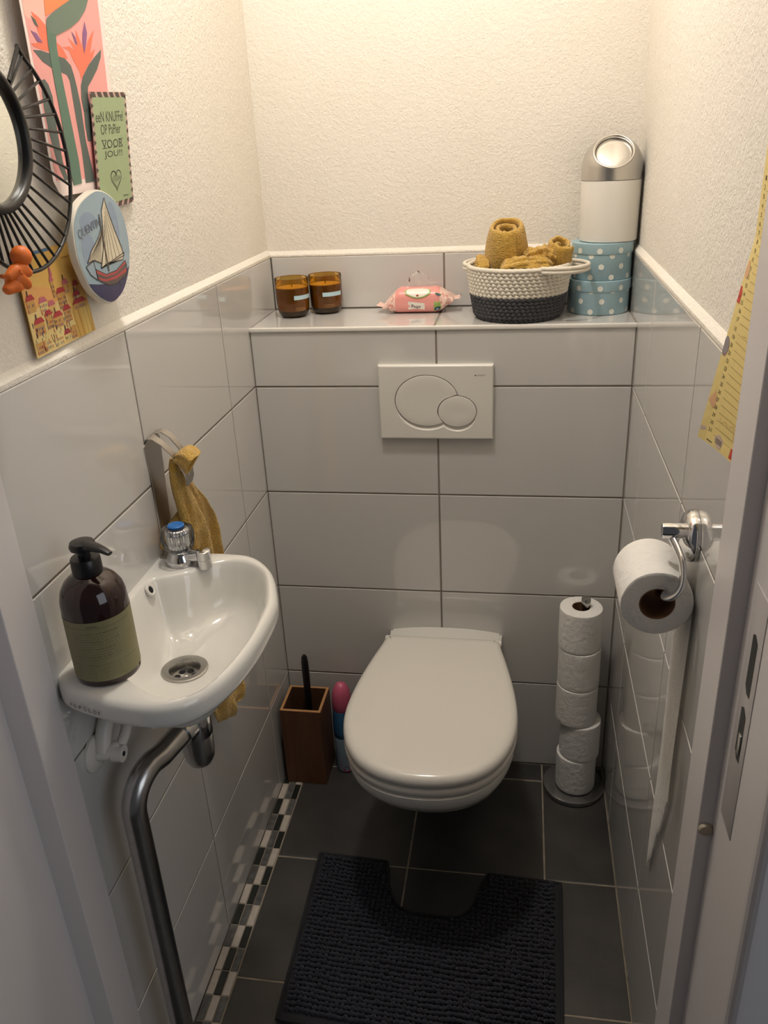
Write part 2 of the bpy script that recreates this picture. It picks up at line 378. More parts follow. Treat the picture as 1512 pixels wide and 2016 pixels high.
# ---- drawn shapes on the wall pictures (y, z in metres on the left wall)
POSTER_PL=(-0.43521,-0.06458)
POSTER={
'edge':[(-0.6934,1.6455),(-0.6952,1.5651),(-0.6947,1.5065),(-0.6969,1.4564),(-0.6836,1.4378),(-0.5755,1.4391),(-0.4659,1.5681),(-0.4507,1.6761)],
'pinkTL':[(-0.6872,1.6463)],
'pinkBL':[(-0.6889,1.4560)],
'pinkBR':[(-0.5774,1.4493)],
'pinkTR':[(-0.4635,1.6745)],
'big_leaf':[(-0.4962,1.6715),(-0.5126,1.6570),(-0.5379,1.6428),(-0.5707,1.6304),(-0.6130,1.6187),(-0.6289,1.6193),(-0.6377,1.6257),(-0.6341,1.6334),(-0.6191,1.6403),(-0.5860,1.6527),(-0.5588,1.6620),(-0.5444,1.6676)],
'big_stem':[(-0.6372,1.6268),(-0.6158,1.6184),(-0.6198,1.6040),(-0.6202,1.5734),(-0.6176,1.5238),(-0.6156,1.4767),(-0.6188,1.4502),(-0.6437,1.4490),(-0.6472,1.4729),(-0.6438,1.5291),(-0.6435,1.5764),(-0.6418,1.6086)],
'topbud':[(-0.6313,1.6534),(-0.6340,1.6365),(-0.5993,1.6479),(-0.5523,1.6633)],
'paleTL':[(-0.6872,1.6463),(-0.6888,1.6304),(-0.6391,1.6256),(-0.6313,1.6534)],
'f1a':[(-0.6699,1.6375),(-0.6533,1.6334),(-0.6386,1.6267),(-0.6380,1.6110),(-0.6409,1.5991),(-0.6567,1.5989),(-0.6808,1.6011),(-0.6857,1.6037),(-0.6661,1.6059),(-0.6586,1.6112),(-0.6663,1.6269)],
'f1pur':[(-0.6806,1.6173),(-0.6666,1.6156),(-0.6556,1.6068),(-0.6683,1.6068)],
'f1gr':[(-0.6732,1.6332),(-0.6627,1.6293),(-0.6586,1.6221),(-0.6673,1.6247)],
'leafL':[(-0.6838,1.5973),(-0.6647,1.5983),(-0.6420,1.5969),(-0.6019,1.5945),(-0.5877,1.5877),(-0.5835,1.5777),(-0.5808,1.5641),(-0.5789,1.5420),(-0.5828,1.5002),(-0.5775,1.4632),(-0.5784,1.4506),(-0.6063,1.4501),(-0.6009,1.4883),(-0.6002,1.5356),(-0.5989,1.5701),(-0.6046,1.5765),(-0.6207,1.5783),(-0.6415,1.5809),(-0.6649,1.5868)],
'f2a':[(-0.6166,1.6108),(-0.6024,1.6055),(-0.5930,1.5951),(-0.6024,1.5934),(-0.6183,1.5955)],
'f2':[(-0.6034,1.6065),(-0.5804,1.6095),(-0.5688,1.6060),(-0.5816,1.6194),(-0.5639,1.6132),(-0.5587,1.6113),(-0.5541,1.6310),(-0.5458,1.6193),(-0.5400,1.6118),(-0.5363,1.6063),(-0.5196,1.6216),(-0.4927,1.6371),(-0.5100,1.6178),(-0.5186,1.6065),(-0.5003,1.6139),(-0.5124,1.6022),(-0.5427,1.5860),(-0.5628,1.5731),(-0.5637,1.5812),(-0.5783,1.5951),(-0.5856,1.6046)],
'p2':[(-0.5205,1.6435),(-0.5189,1.6298),(-0.5291,1.6150),(-0.5385,1.6049),(-0.5394,1.6164),(-0.5338,1.6284)],
'p2b':[(-0.5677,1.6274),(-0.5585,1.6215),(-0.5560,1.6138),(-0.5618,1.6145)],
'leafR':[(-0.4797,1.6143),(-0.4862,1.6041),(-0.5056,1.5883),(-0.5285,1.5749),(-0.5458,1.5657),(-0.5514,1.5536),(-0.5501,1.5392),(-0.5529,1.5367),(-0.5728,1.5351),(-0.5734,1.5504),(-0.5677,1.5659),(-0.5563,1.5770),(-0.5299,1.5927),(-0.5049,1.6039)],
'stemR':[(-0.5722,1.5363),(-0.5523,1.5379),(-0.5578,1.5123),(-0.5652,1.5001),(-0.5765,1.5001),(-0.5759,1.5183)],
'darkL':[(-0.6798,1.5659),(-0.6685,1.5681),(-0.6607,1.5626),(-0.6560,1.5498),(-0.6602,1.5176),(-0.6620,1.4780),(-0.6553,1.4556),(-0.6666,1.4561),(-0.6785,1.4784),(-0.6843,1.5120),(-0.6846,1.5391)],
}
CARD_PL=(-0.44950,-0.10000)
CARD={
'edge':[(-0.5544,1.5591),(-0.4156,1.5644),(-0.4543,1.4164),(-0.5276,1.4201),(-0.5898,1.4409)],
'inner':[(-0.5443,1.5548),(-0.4287,1.5599),(-0.4667,1.4229)],
't1':[(-0.5476,1.5341),(-0.4429,1.5365),(-0.4501,1.5225),(-0.5530,1.5200)],
't2':[(-0.5406,1.5159),(-0.4708,1.5026)],
't3':[(-0.5477,1.4947),(-0.4682,1.4832)],
't4':[(-0.5479,1.4796),(-0.4791,1.4660)],
'heart':[(-0.5189,1.4489),(-0.5026,1.4568),(-0.4955,1.4465),(-0.5009,1.4400),(-0.5200,1.4310),(-0.5416,1.4395),(-0.5446,1.4488),(-0.5338,1.4548)],
'sig':[(-0.4893,1.4298),(-0.4717,1.4260)],
}
PLAQ_PL=(-0.37800,0.00000)
PLAQ={
'out':[(-0.6951,1.4020),(-0.6831,1.4187),(-0.6624,1.4313),(-0.6319,1.4401),(-0.6088,1.4418),(-0.5825,1.4345),(-0.5582,1.4187),(-0.5464,1.3924),(-0.5464,1.3598),(-0.5586,1.3338),(-0.5831,1.3098),(-0.6097,1.2993),(-0.6320,1.2979),(-0.6576,1.3080),(-0.6791,1.3247),(-0.6917,1.3469),(-0.6985,1.3688)],
'sea':[(-0.6797,1.3299),(-0.6594,1.3317),(-0.6233,1.3193),(-0.5782,1.3298),(-0.5554,1.3375)],
'mainsail':[(-0.6003,1.4307),(-0.5950,1.4113),(-0.5860,1.3884),(-0.5733,1.3658),(-0.5704,1.3533),(-0.6421,1.3459),(-0.6266,1.3696),(-0.6181,1.3943),(-0.6138,1.4154)],
'mainbot':[(-0.5688,1.3571),(-0.5755,1.3485),(-0.6230,1.3497),(-0.6421,1.3459)],
'jib':[(-0.6222,1.3947),(-0.6354,1.3834),(-0.6605,1.3701),(-0.6754,1.3570),(-0.6570,1.3583),(-0.6396,1.3520),(-0.6266,1.3696)],
'hull':[(-0.6575,1.3469),(-0.6313,1.3365),(-0.6006,1.3372),(-0.5699,1.3464),(-0.5674,1.3406),(-0.5726,1.3276),(-0.6073,1.3207),(-0.6282,1.3221),(-0.6513,1.3304),(-0.6569,1.3378)],
'bow':[(-0.6575,1.3469),(-0.6562,1.3325),(-0.6722,1.3414),(-0.6812,1.3528),(-0.6599,1.3580)],
'mast':[(-0.6227,1.4111),(-0.6223,1.3404)],
'txt':[(-0.6859,1.3963),(-0.6217,1.3997),(-0.6836,1.3924)],
'hullred1':[(-0.6575,1.3469),(-0.6313,1.3365),(-0.6006,1.3372),(-0.5699,1.3464),(-0.5699,1.3423),(-0.6022,1.3334),(-0.6326,1.3334),(-0.6568,1.3416)],
'hullred2':[(-0.6561,1.3364),(-0.6338,1.3303),(-0.6032,1.3309),(-0.5689,1.3367),(-0.5710,1.3315),(-0.6048,1.3270),(-0.6349,1.3278),(-0.6557,1.3337)],
}
CITY_PL=(-0.43291,-0.04062)
CITY={
'edge':[(-0.7941,1.2643),(-0.6306,1.2624),(-0.6353,1.2950),(-0.6498,1.3815),(-0.7676,1.3831),(-0.8018,1.3453)],
'tower':[(-0.7225,1.3509),(-0.7211,1.3274)],
'redA':[(-0.7118,1.3333),(-0.6916,1.3133)],
'redB':[(-0.6852,1.3339),(-0.6705,1.3251)],
'redC':[(-0.6552,1.3330),(-0.6382,1.3237)],
'redD':[(-0.6761,1.3092),(-0.6371,1.2947)],
'redE':[(-0.7535,1.3246),(-0.7307,1.3117)],
'redF':[(-0.8007,1.3168),(-0.7701,1.2986)],
'redG':[(-0.7489,1.3004),(-0.7257,1.2868)],
'redH':[(-0.7393,1.2745),(-0.7102,1.2587)],
'redI':[(-0.7998,1.3422),(-0.7818,1.3273)],
'rightfield':[(-0.6826,1.3013),(-0.6373,1.2940),(-0.6315,1.2640),(-0.6814,1.2640)],
'seg':[(-0.6881,1.3650),(-0.6635,1.3636)],
'skyblue':[(-0.7618,1.3829),(-0.6834,1.3817),(-0.6950,1.3800),(-0.7419,1.3787)],
}
LAMP_W, GLOW, HALL, AMB, EXPO = 6.7, 8.2, 7.5, 0.06, 0.0
# ------------------------------------------------------------------ flush plate
fp = thing('flush_plate', 'white dual flush plate with two round buttons on the tiled front', 'flush plate', (-0.0025,0,0.968))
PX, PZ, PW, PH, PD = -0.0025, 0.968, 0.1215, 0.0815, 0.0125
B1 = (-0.0215,0.972,0.0675,0.0562); B2 = (0.0432,0.9487,0.0408,0.0345)
def einside(b, x, z, grow=0.0, dz=0.0): return ((x-b[0])/(b[2]+grow))**2+((z-b[1]-dz)/(b[3]+grow))**2
def plate_depth(x, z):
    g = min(einside(B1,x,z,0.0009), einside(B2,x,z,0.0009))
    if g < 1: return -0.005
    c = min(einside(B1,x,z,-0.002,-0.0115), einside(B2,x,z,-0.002,-0.0115))
    d = 0.0
    if c < 1: d = -0.0036*min(1, (1-c)/0.16)
    return d
mb = MB(); nx, nz = 380, 256; vs = []; fs = []
for j in range(nz+1):
    for i in range(nx+1):
        x = PX-PW+2*PW*i/nx; z = PZ-PH+2*PH*j/nz
        e = min(x-PX+PW, PX+PW-x, z-PZ+PH, PZ+PH-z); r = 0.004
        ed = 0 if e > r else -(r-math.sqrt(max(0, r*r-(r-e)**2)))
        vs.append((x, -(PD+ed+plate_depth(x,z)), z))
for j in range(nz):
    for i in range(nx): a = j*(nx+1)+i; fs.append((a,a+1,a+nx+2,a+nx+1))
mb.add(vs, fs, M_WHITEPL)
lp = [(PX-PW,PZ-PH),(PX+PW,PZ-PH),(PX+PW,PZ+PH),(PX-PW,PZ+PH)]
mb.loft([[(x,0.0,z) for x,z in lp], [(x,-(PD-0.004),z) for x,z in lp]], M_WHITEPL, True, False)
mb.build('plate', fp, sharp=35, recalc=False)
def button(b, name, cut=None):
    mb = MB(); rings = []
    for g, h in ((0,-0.004),(0,-0.0105),(-0.001,-0.0125),(-0.006,-0.0131),(-0.020,-0.0128),(-0.034,-0.0124)):
        gx = max(0.002, b[2]+g); gz = max(0.002, b[3]+g)
        rings.append([(b[0]+gx*math.cos(2*PI*i/72), h+0.0, b[1]+gz*math.sin(2*PI*i/72)) for i in range(72)])
    mb.loft(rings, M_WHITEPL, True, True)
    return mb.build(name, fp, sharp=50)
def big_button():
    # the large button gives way to the small one: its outline is pushed in where they meet
    mb = MB(); rings = []
    for g, h in ((0,-0.004),(0,-0.0105),(-0.001,-0.0125),(-0.006,-0.0131),(-0.020,-0.0126),(-0.040,-0.0122)):
        gx = max(0.002, B1[2]+g); gz = max(0.002, B1[3]+g); rg = []
        for i in range(96):
            a = 2*PI*i/96; x, z = B1[0]+gx*math.cos(a), B1[1]+gz*math.sin(a); k = 1.0
            while einside(B2, x, z, 0.0014) < 1 and k > 0.05:
                k -= 0.01; x, z = B1[0]+gx*math.cos(a)*k, B1[1]+gz*math.sin(a)*k
            rg.append((x, h, z))
        rings.append(rg)
    mb.loft(rings, M_WHITEPL, True, True); mb.build('flush_button', fp, sharp=50)
big_button(); button(B2, 'flush_button')
mb = MB(); ink = mat('grey_ink', S(88,88,92), 0.6)
mb.text('\u25A0', (0.0805,1.0262,0.0830,1.0290), lambda s,t,l: (s,-PD-0.0002,t), ink)
if not mb.v: mb.poly([(0.0805,1.0262),(0.083,1.0262),(0.083,1.029),(0.0805,1.029)], lambda s,t,l: (s,-PD-0.0002,t), ink)
mb.text('GEBERIT', (0.0840,1.0262,0.1040,1.0290), lambda s,t,l: (s,-PD-0.0002,t), ink, spacing=1.1)
mb.build('lettering', fp, smooth=False)

# ------------------------------------------------------------------ toilet
TCX = 0.0095
half = [(0,-.5665),(.045,-.562),(.088,-.546),(.126,-.515),(.154,-.468),(.1705,-.410),(.1755,-.350),(.171,-.280),(.161,-.210),(.149,-.145),(.1385,-.095),(.1325,-.068),(.118,-.0585),(.06,-.0565)]
half = [(x, -.082+(y+.0565)*(.4725/.51)) for x, y in half]
FR = half[0][1]
lid_out = catmull([(x,y) for x,y in half]+[(-x,y) for x,y in half[::-1][:-1]], 4)
NLO = len(lid_out)
def inset(P, d):
    n = len(P); out = []
    for i in range(n):
        a, b = P[i-1], P[(i+1)%n]; tx, ty = b[0]-a[0], b[1]-a[1]; L = math.hypot(tx,ty) or 1
        out.append((P[i][0]-ty/L*d, P[i][1]+tx/L*d))
    return out
area = sum(a[0]*b[1]-b[0]*a[1] for a,b in zip(lid_out, lid_out[1:]+lid_out[:1]))
SGN = 1 if area > 0 else -1
def lidring(d, z, sc=None):
    P = inset(lid_out, d*SGN)
    if sc is not None:
        cx, cy = 0, -0.34; P = [(cx+(x-cx)*sc, cy+(y-cy)*sc) for x,y in lid_out]
    return [(TCX+x, y, z) for x,y in P]
toilet = thing('toilet', 'white wall-hung toilet with its lid closed', 'toilet', (TCX,0,0.08))
mb = MB()
mb.loft([lidring(.010,.4065), lidring(.004,.4075), lidring(.0015,.410), lidring(.0005,.4140), lidring(0.001,.419), lidring(.003,.4245), lidring(.007,.4285), lidring(.013,.4310), lidring(0,.4322,.90), lidring(0,.4330,.6), lidring(0,.4332,.2)], M_SEAT, True, True)
mb.build('lid', toilet, sharp=50)
mb = MB()
mb.loft([lidring(.012,.3865), lidring(.004,.3872), lidring(.0015,.3895), lidring(.0005,.3925), lidring(.0005,.3995), lidring(.0025,.4025), lidring(.010,.4040)], M_SEAT, True, True)
mb.build('seat', toilet, sharp=50)
mb = MB()
def bowlsec(yf, sx, z, back):
    # section: the lid's outline drawn in, its flanks run back to the wall
    k = yf/FR; out = [(back, 0.0)]
    P_ = catmull(half, 4, False)[::-1]
    R_h = [(min(x*sx, 9), y*k) for x, y in P_ if x > .1327 or y < -.10]
    R_h = [(back, 0.0), (lerp(back, R_h[0][0], .5), R_h[0][1]*.5)]+R_h
    L_h = [(-x, y) for x, y in R_h[::-1] if x > 1e-6]
    return [(TCX+x, y, z) for x, y in R_h+L_h]
secs = [(-.549,.962,.135,.3850),(-.5555,.978,.1355,.3825),(-.5560,.978,.1355,.374),(-.5530,.968,.135,.361),(-.5435,.943,.133,.348),(-.530,.920,.130,.330),(-.514,.893,.127,.313),(-.503,.873,.125,.302),(-.5005,.868,.1245,.2995),
        (-.482,.83,.12,.283),(-.450,.76,.113,.258),(-.410,.685,.106,.230),(-.365,.62,.100,.200),(-.318,.57,.095,.170),(-.272,.53,.090,.140),(-.235,.48,.084,.112),(-.210,.42,.075,.092),(-.195,.36,.064,.084)]
mb.loft([bowlsec(a,b,z,c) for a,b,c,z in secs], M_CERAMIC, True, True)
mb.build('bowl', toilet, sharp=45)
# raised back deck between lid and wall
mb = MB()
rows_ = []
for i in range(25):
    u = -1+2*i/24; x = TCX+.1285*u; e = (1-abs(u)**7)
    zt = .4005-.0105*abs(u)**2.4
    rows_.append([(x,-.0005,.372),(x,-.0005,zt),(x,-.012,zt-.0008),(x,-.060,lerp(.389,.396,e)),(x,-.076-.004*e,.393),(x,-.078-.004*e,.388),(x,-.078,.372)])
mb.loft(rows_, M_CERAMIC, True, True)
mb.build('back_deck', toilet, sharp=40)
for s_ in (-1, 1):
    mb = MB(); mb.lathe([(.0085,-.011),(.0095,-.009),(.0095,.009),(.0085,.011)], (TCX+s_*.1245,-.0745,.4085), M_SEAT, 20, 'x'); mb.build('hinge', toilet)

# ------------------------------------------------------------------ wash basin
ZB = 0.88
OUTL = [(-.4005,-.556),(-.372,-.5535),(-.336,-.551),(-.293,-.550),(-.247,-.559),(-.204,-.604),(-.1755,-.673),(-.1665,-.723),(-.169,-.815),(-.184,-.890),(-.211,-.936),(-.250,-.9545),(-.300,-.9515),(-.345,-.9405),(-.375,-.930),(-.392,-.919),(-.3985,-.905),(-.4005,-.880)]
outp = []
for i in range(len(OUTL)): outp.append(OUTL[i])
sm = catmull(outp, 6); sm = [(max(x,-.4005), y) for x,y in sm]
INL = [(-.3860,-.652),(-.3905,-.700),(-.3890,-.765),(-.374,-.828),(-.340,-.872),(-.296,-.909),(-.242,-.934),(-.203,-.907),(-.1835,-.822),(-.1815,-.738),(-.188,-.686),(-.216,-.611),(-.264,-.5765),(-.306,-.592),(-.334,-.622),(-.362,-.638)]
smi = catmull(INL, 6)
CB = (-.295,-.748)
def polar(P, n=120):
    out = []
    for k in range(n):
        a = 2*PI*k/n; dx, dy = math.cos(a), math.sin(a); best = 0
        for (x0,y0),(x1,y1) in zip(P, P[1:]+P[:1]):
            ex, ey = x1-x0, y1-y0; den = dx*ey-dy*ex
            if abs(den) < 1e-12: continue
            fx, fy = x0-CB[0], y0-CB[1]
            t = (fx*ey-fy*ex)/den; u = (fx*dy-fy*dx)/den
            if t > 0 and -1e-6 <= u <= 1+1e-6: best = max(best, t)
        out.append((CB[0]+dx*best, CB[1]+dy*best))
    return out
PO, PI_ = polar(sm), polar(smi)
DC = (-.307,-.745); NP = len(PO)
def ringO(d, z, k=0.0, wall=True):
    P = []
    for (x,y) in PO:
        dx, dy = CB[0]-x, CB[1]-y; L = math.hypot(dx,dy); q = [x+dx/L*d, y+dy/L*d]
        if k: q = [lerp(q[0],DC[0],k), lerp(q[1],DC[1],k)]
        if wall and x < -.3995: q[0] = -.4005
        P.append((q[0],q[1],z))
    return P
def ringI(d, z, k=0.0):
    P = []
    for (x,y) in PI_:
        dx, dy = CB[0]-x, CB[1]-y; L = math.hypot(dx,dy); q = [x+dx/L*d, y+dy/L*d]
        if k:
            a = math.atan2(q[1]-DC[1], q[0]-DC[0]); c = (DC[0]+.0335*math.cos(a), DC[1]+.0335*math.sin(a))
            q = [lerp(q[0],c[0],k), lerp(q[1],c[1],k)]
        P.append((q[0],q[1],z))
    return P
basin = thing('wash_basin', 'small white D-shaped wash basin on the left wall', 'wash basin', (-.4005,-.75,ZB))
mb = MB()
mb.loft([ringO(0,.757,.93,False), ringO(0,.760,.80,False), ringO(0,.770,.55,False), ringO(0,.792,.34,False), ringO(0,.820,.17,False), ringO(.012,.838,.05), ringO(.004,.8455), ringO(.0005,.851), ringO(0,.856), ringO(0,.867), ringO(.0012,.8725), ringO(.0045,.8775), ringO(.010,.880),
         ringI(-.004,.880), ringI(-.001,.8788), ringI(.002,.875), ringI(.006,.865), ringI(.012,.848), ringI(.020,.828), ringI(.027,.812), ringI(.033,.801,.10), ringI(.036,.794,.26), ringI(.036,.7895,.5), ringI(.036,.7855,.8), ringI(.036,.7835,1.0)]+[[(DC[0]+.0225*math.cos(2*PI*k/NP),DC[1]+.0225*math.sin(2*PI*k/NP),zz) for k in range(NP)] for zz in (.7825,.760)]+[ringO(0,.757,.93,False)], M_CERAMIC, False, False)
mb.build('bowl', basin, sharp=55)
M_DRAIN = mat('drain_steel', (0.42,0.41,0.39,1), 0.28, 1.0)
dr = MB(); dr.lathe([(.0200,-.014),(.0345,-.001),(.0342,.0012),(.031,.0022),(.0235,.0012),(.0215,-.002),(.0205,-.0125),(.0,-.0128)], (DC[0],DC[1],.7845), M_DRAIN, 48)
dro = dr.build('drain', basin)
for k in range(6):
    a = 2*PI*k/6+.3; h = MB(); h.lathe([(.0050,.0),(.0050,.0004),(0,.0004)], (DC[0]+.0128*math.cos(a),DC[1]+.0128*math.sin(a),.7720), M_DARK, 16); h.build('drain_hole', dro)
h = MB(); h.lathe([(.0035,.0),(.0035,.0012),(.002,.0018),(0,.0018)], (DC[0],DC[1],.7719), M_STEEL, 16); h.build('drain_screw', dro)
# overflow ring on the sloping wall side of the bowl
ov = MB(); t3 = Matrix.Rotation(math.radians(62),3,'Y')
ov.torus((-.3815,-.664,.8690), .0078, .0026, M_CERAMIC, 28, 8, t3)
ovo = ov.build('overflow', basin)
h = MB(); q = [Vector((-.3812,-.664,.8690))+t3@Vector((.0058*math.cos(2*PI*i/20),.0058*math.sin(2*PI*i/20),.0006)) for i in range(20)]
h.add(q, [tuple(range(20))], M_DARK); h.build('overflow_hole', ovo, smooth=False)
# maker's lettering on the front of the rim
def rimf(s, t, l):
    best = None
    x = s
    for (x0,y0),(x1,y1) in zip(sm, sm[1:]):
        if y0 < -.90 and y1 < -.90 and min(x0,x1)-1e-9 <= x <= max(x0,x1)+1e-9 and abs(x1-x0) > 1e-9:
            best = lerp(y0,y1,(x-x0)/(x1-x0)); break
    return (x-.0002, (best if best is not None else -.94)-.0012, t)
mb = MB()
lets = 'ALF\u00d6LDI'
for i, ch in enumerate(lets):
    w_ = .0042 if ch != 'I' else .0012
    mb.text(ch, (-.3745+i*.0077, .8565, -.3745+i*.0077+w_, .8620 if ch != '\u00d6' else .8640), rimf, mat('navy_ink', S(38,40,60), 0.5))
mb.build('lettering', basin, smooth=False)

# ------------------------------------------------------------------ tap
tap = thing('cold_tap', 'chrome cold tap with clear knob and blue cap on the basin', 'tap', (-.3575,-.591,ZB))
TX, TY = -.3575, -.591
mb = MB(); mb.lathe([(.0235,0),(.0240,.003),(.0225,.010),(.0195,.017),(.0170,.022),(.0150,.0235)], (TX,TY,ZB), M_CHROME, 40)
mb.build('body', tap)
mb = MB(); sd = Vector((.98,-.20,0)).normalized(); b0 = Vector((TX,TY,ZB+.013))
mb.tube([b0+sd*.008, b0+sd*.018+Vector((0,0,.001)), b0+sd*.030+Vector((0,0,.0025)), b0+sd*.042+Vector((0,0,.004))], [.0125,.0115,.0105,.0100], M_CHROME, 20)
mb.build('spout', tap)
e_ = b0+sd*.0435
mb = MB(); mb.lathe([(.0095,.012),(.0118,.0105),(.0120,-.003),(.0110,-.0035),(.0115,-.004),(.0115,-.0185),(.0100,-.0195),(.0085,-.0190),(.008,-.014),(0,-.014)], (e_.x,e_.y,e_.z+.003), M_CHROME, 32)
mb.build('aerator', tap)
thin_glass('clear_acrylic', (0.90,0.91,0.92,1), 1.49, 0.04, 0.97, (0.8,0.82,0.84,1))
mb = MB(); rings = []
for r, h in ((.0185,.0245),(.0225,.028),(.0255,.040),(.0262,.052),(.0235,.060),(.0180,.0635)):
    rings.append([(TX+r*(1+.055*abs(math.cos(4*2*PI*j/64)))*math.cos(2*PI*j/64), TY+r*(1+.055*abs(math.cos(4*2*PI*j/64)))*math.sin(2*PI*j/64), ZB+h) for j in range(64)])
mb.loft(rings, MATS['clear_acrylic'], True, True); mb.build('knob', tap, sharp=30)
mb = MB(); rings = []
for r, h in ((.0140,.0240),(.0165,.030),(.0185,.050),(.0180,.0585),(.0120,.0605)):
    rings.append([(TX+r*(1+.05*math.sin(20*2*PI*j/120))*math.cos(2*PI*j/120), TY+r*(1+.05*math.sin(20*2*PI*j/120))*math.sin(2*PI*j/120), ZB+h) for j in range(120)])
mb.loft(rings, M_CHROME, True, True); mb.build('knob_insert', tap, sharp=80)
mb = MB(); mb.lathe([(.0130,.0632),(.0132,.0655),(.0115,.0670),(0,.0672)], (TX,TY,ZB), mat('blue_cap', S(40,112,190), 0.35), 32); mb.build('blue_cap', tap)

# ------------------------------------------------------------------ bottle trap and waste pipe
trap = thing('basin_waste_trap', 'chrome bottle trap and bent waste pipe below the basin', 'waste trap', (DC[0],DC[1],0))
mb = MB(); mb.lathe([(.0165,.757),(.0165,.722),(.0255,.720),(.0262,.715),(.0262,.668),(.0245,.664)][::-1], (DC[0],DC[1],0), M_CHROME, 40); mb.build('trap_body', trap)
mb = MB(); mb.lathe([(0,.606),(.010,.607),(.018,.612),(.0228,.622),(.0246,.636),(.0250,.664),(.0258,.6642),(.0258,.668)], (DC[0],DC[1],0), M_CHROME_DULL, 40); mb.build('trap_cup', trap)
pd = Vector((-.03,-.14,0)).normalized()
o_ = Vector((DC[0],DC[1],.692))
mb = MB(); mb.tube([o_+pd*.018, o_+pd*.030], .0215, M_CHROME, 28); mb.tube([o_+pd*.030, o_+pd*.037], [.0225,.0205], M_CHROME, 28); mb.build('trap_nut', trap)
el = Vector((-.345,-.893,.66))
pp = [o_+pd*.034, o_+pd*.06, o_+pd*.085]
dirh = (Vector((el.x,el.y,0))-Vector((o_.x,o_.y,0))); Lh = dirh.length; dirh.normalize()
Rb = .052
for i in range(13):
    a = math.radians(90*i/12); pp.append(o_+dirh*(Lh-Rb)+dirh*Rb*math.sin(a)+Vector((0,0,-Rb*(1-math.cos(a)))))
pp = [p for k, p in enumerate(pp)]
pp += [Vector((el.x,el.y,z)) for z in (.60,.45,.30,.15,.0)]
mb = MB(); mb.tube(pp, .0174, M_CHROME_DULL, 32); mb.build('waste_pipe', trap)

# ------------------------------------------------------------------ white supply pipe under the basin
sup = thing('water_supply_valve', 'white painted water pipe with round wall rosette under the basin', 'water pipe', (-.4005,-.872,.727))
M_WP = mat('white_pipe_paint', S(222,216,208), 0.4)
mb = MB(); mb.lathe([(.0265,0),(.0262,.004),(.022,.0075),(.013,.009),(.011,.009)], (-.4003,-.872,.727), M_WP, 36, 'x', True, True); mb.build('rosette', sup)
mb = MB(); mb.tube([(-.392,-.872,.727),(-.375,-.870,.729),(-.366,-.860,.733)], .0105, M_WP, 20); mb.tube([(-.372,-.868,.727),(-.357,-.868,.727)], [.0125,.012], M_WP, 20); mb.build('valve_body', sup)
mb = MB(); mb.lathe([(.0035,0),(.0035,.0008),(0,.0008)], (-.3570,-.868,.727), M_DARK, 14, 'x'); mb.build('valve_screw', sup)
mb = MB(); mb.tube(catmull([(-.385,-.872,.730),(-.386,-.860,.752),(-.384,-.835,.778),(-.380,-.812,.795),(-.377,-.795,.808)],6,False), .0110, M_WP, 20)
mb.tube(catmull([(-.366,-.862,.731),(-.364,-.842,.742),(-.366,-.815,.766),(-.369,-.797,.790)],6,False), .0075, M_WP, 20); mb.build('supply_tube', sup)

# ------------------------------------------------------------------ soap bottle
BX, BY = -.340, -.8845
soap = thing('soap_dispenser', 'dark brown pump bottle with olive label on the basin edge', 'soap bottle', (BX,BY,ZB))
M_BOT = mat('brown_bottle', (0.022,0.0065,0.006,1), 0.10, coat=0.4)
mb = MB(); mb.lathe([(.036,0),(.0395,.0015),(.0405,.005),(.0405,.102),(.0400,.110),(.0370,.122),(.0310,.132),(.0235,.1385),(.0180,.1405),(.0165,.142),(.0165,.146)], (BX,BY,ZB+.0003), M_BOT, 56); mb.build('bottle', soap)
M_LAB = mat('olive_label', S(142,136,102), 0.55, var=(40, S(130,124,86), 0.3))
mb = MB()
lr = .0408
lf = lambda s,t,l: (BX+(lr+l)*math.cos(s/lr), BY+(lr+l)*math.sin(s/lr), ZB+t)
n = 64; rings = []
a0, a1 = -PI*1.12, PI*.32
rows_ = [[lf(lr*lerp(a0,a1,i/n), t, 0) for i in range(n+1)] for t in (.010,.094)]
mb.loft(rows_, M_LAB, False, False, closed=False)
ik = mat('label_ink', S(92,86,62), 0.6)
c0 = lr*(-PI*.40)
for t, w_, s0, s1 in ((.0855,.0005,-.040,.052),(.0335,.0004,-.045,.052),(.0830,.0,0,0)):
    if w_: mb.line([(c0+lerp(s0,s1,k/24), t) for k in range(25)], w_, lf, ik, .0001)
for k in range(5): mb.line([(c0-.006+k*.0026,.0880),(c0-.0045+k*.0026,.0880)], .0014, lf, ik, .0001)
for r_ in range(11):
    tt = .078-r_*.0036; s = c0-.026
    while s < c0+.028:
        w_ = random.uniform(.002,.007); mb.line([(s,tt),(min(s+w_,c0+.03),tt)], .00045, lf, ik if r_ % 3 else M_BOT, .0001); s += w_+random.uniform(.0008,.002)
for r_ in range(5):
    for s0 in (-.030,.004):
        tt = .029-r_*.0034; s = c0+s0
        while s < c0+s0+.022:
            w_ = random.uniform(.0015,.005); mb.line([(s,tt),(s+w_,tt)], .0004, lf, ik, .0001); s += w_+random.uniform(.0008,.0016)
mb.line([(c0-.004,.0312),(c0+.022,.0312)], .0013, lf, ik, .0001)
mb.build('label', soap, sharp=60)
mb = MB(); mb.lathe([(.0150,.142),(.0180,.1425),(.0182,.1455),(.0178,.1615),(.0165,.1635),(.008,.1638)], (BX,BY,ZB), M_BLACKPL, 40); mb.build('collar', soap)
mb = MB(); mb.lathe([(.0075,.1635),(.0075,.174)], (BX,BY,ZB), M_BLACKPL, 24)
hd = Vector((.955,-.30,0)).normalized()
mb.lathe([(.0085,.1735),(.0150,.1750),(.0158,.1790),(.0140,.1835),(.0080,.1850),(0,.1853)], (BX,BY,ZB), M_BLACKPL, 32)
h0 = Vector((BX,BY,ZB+.1795))
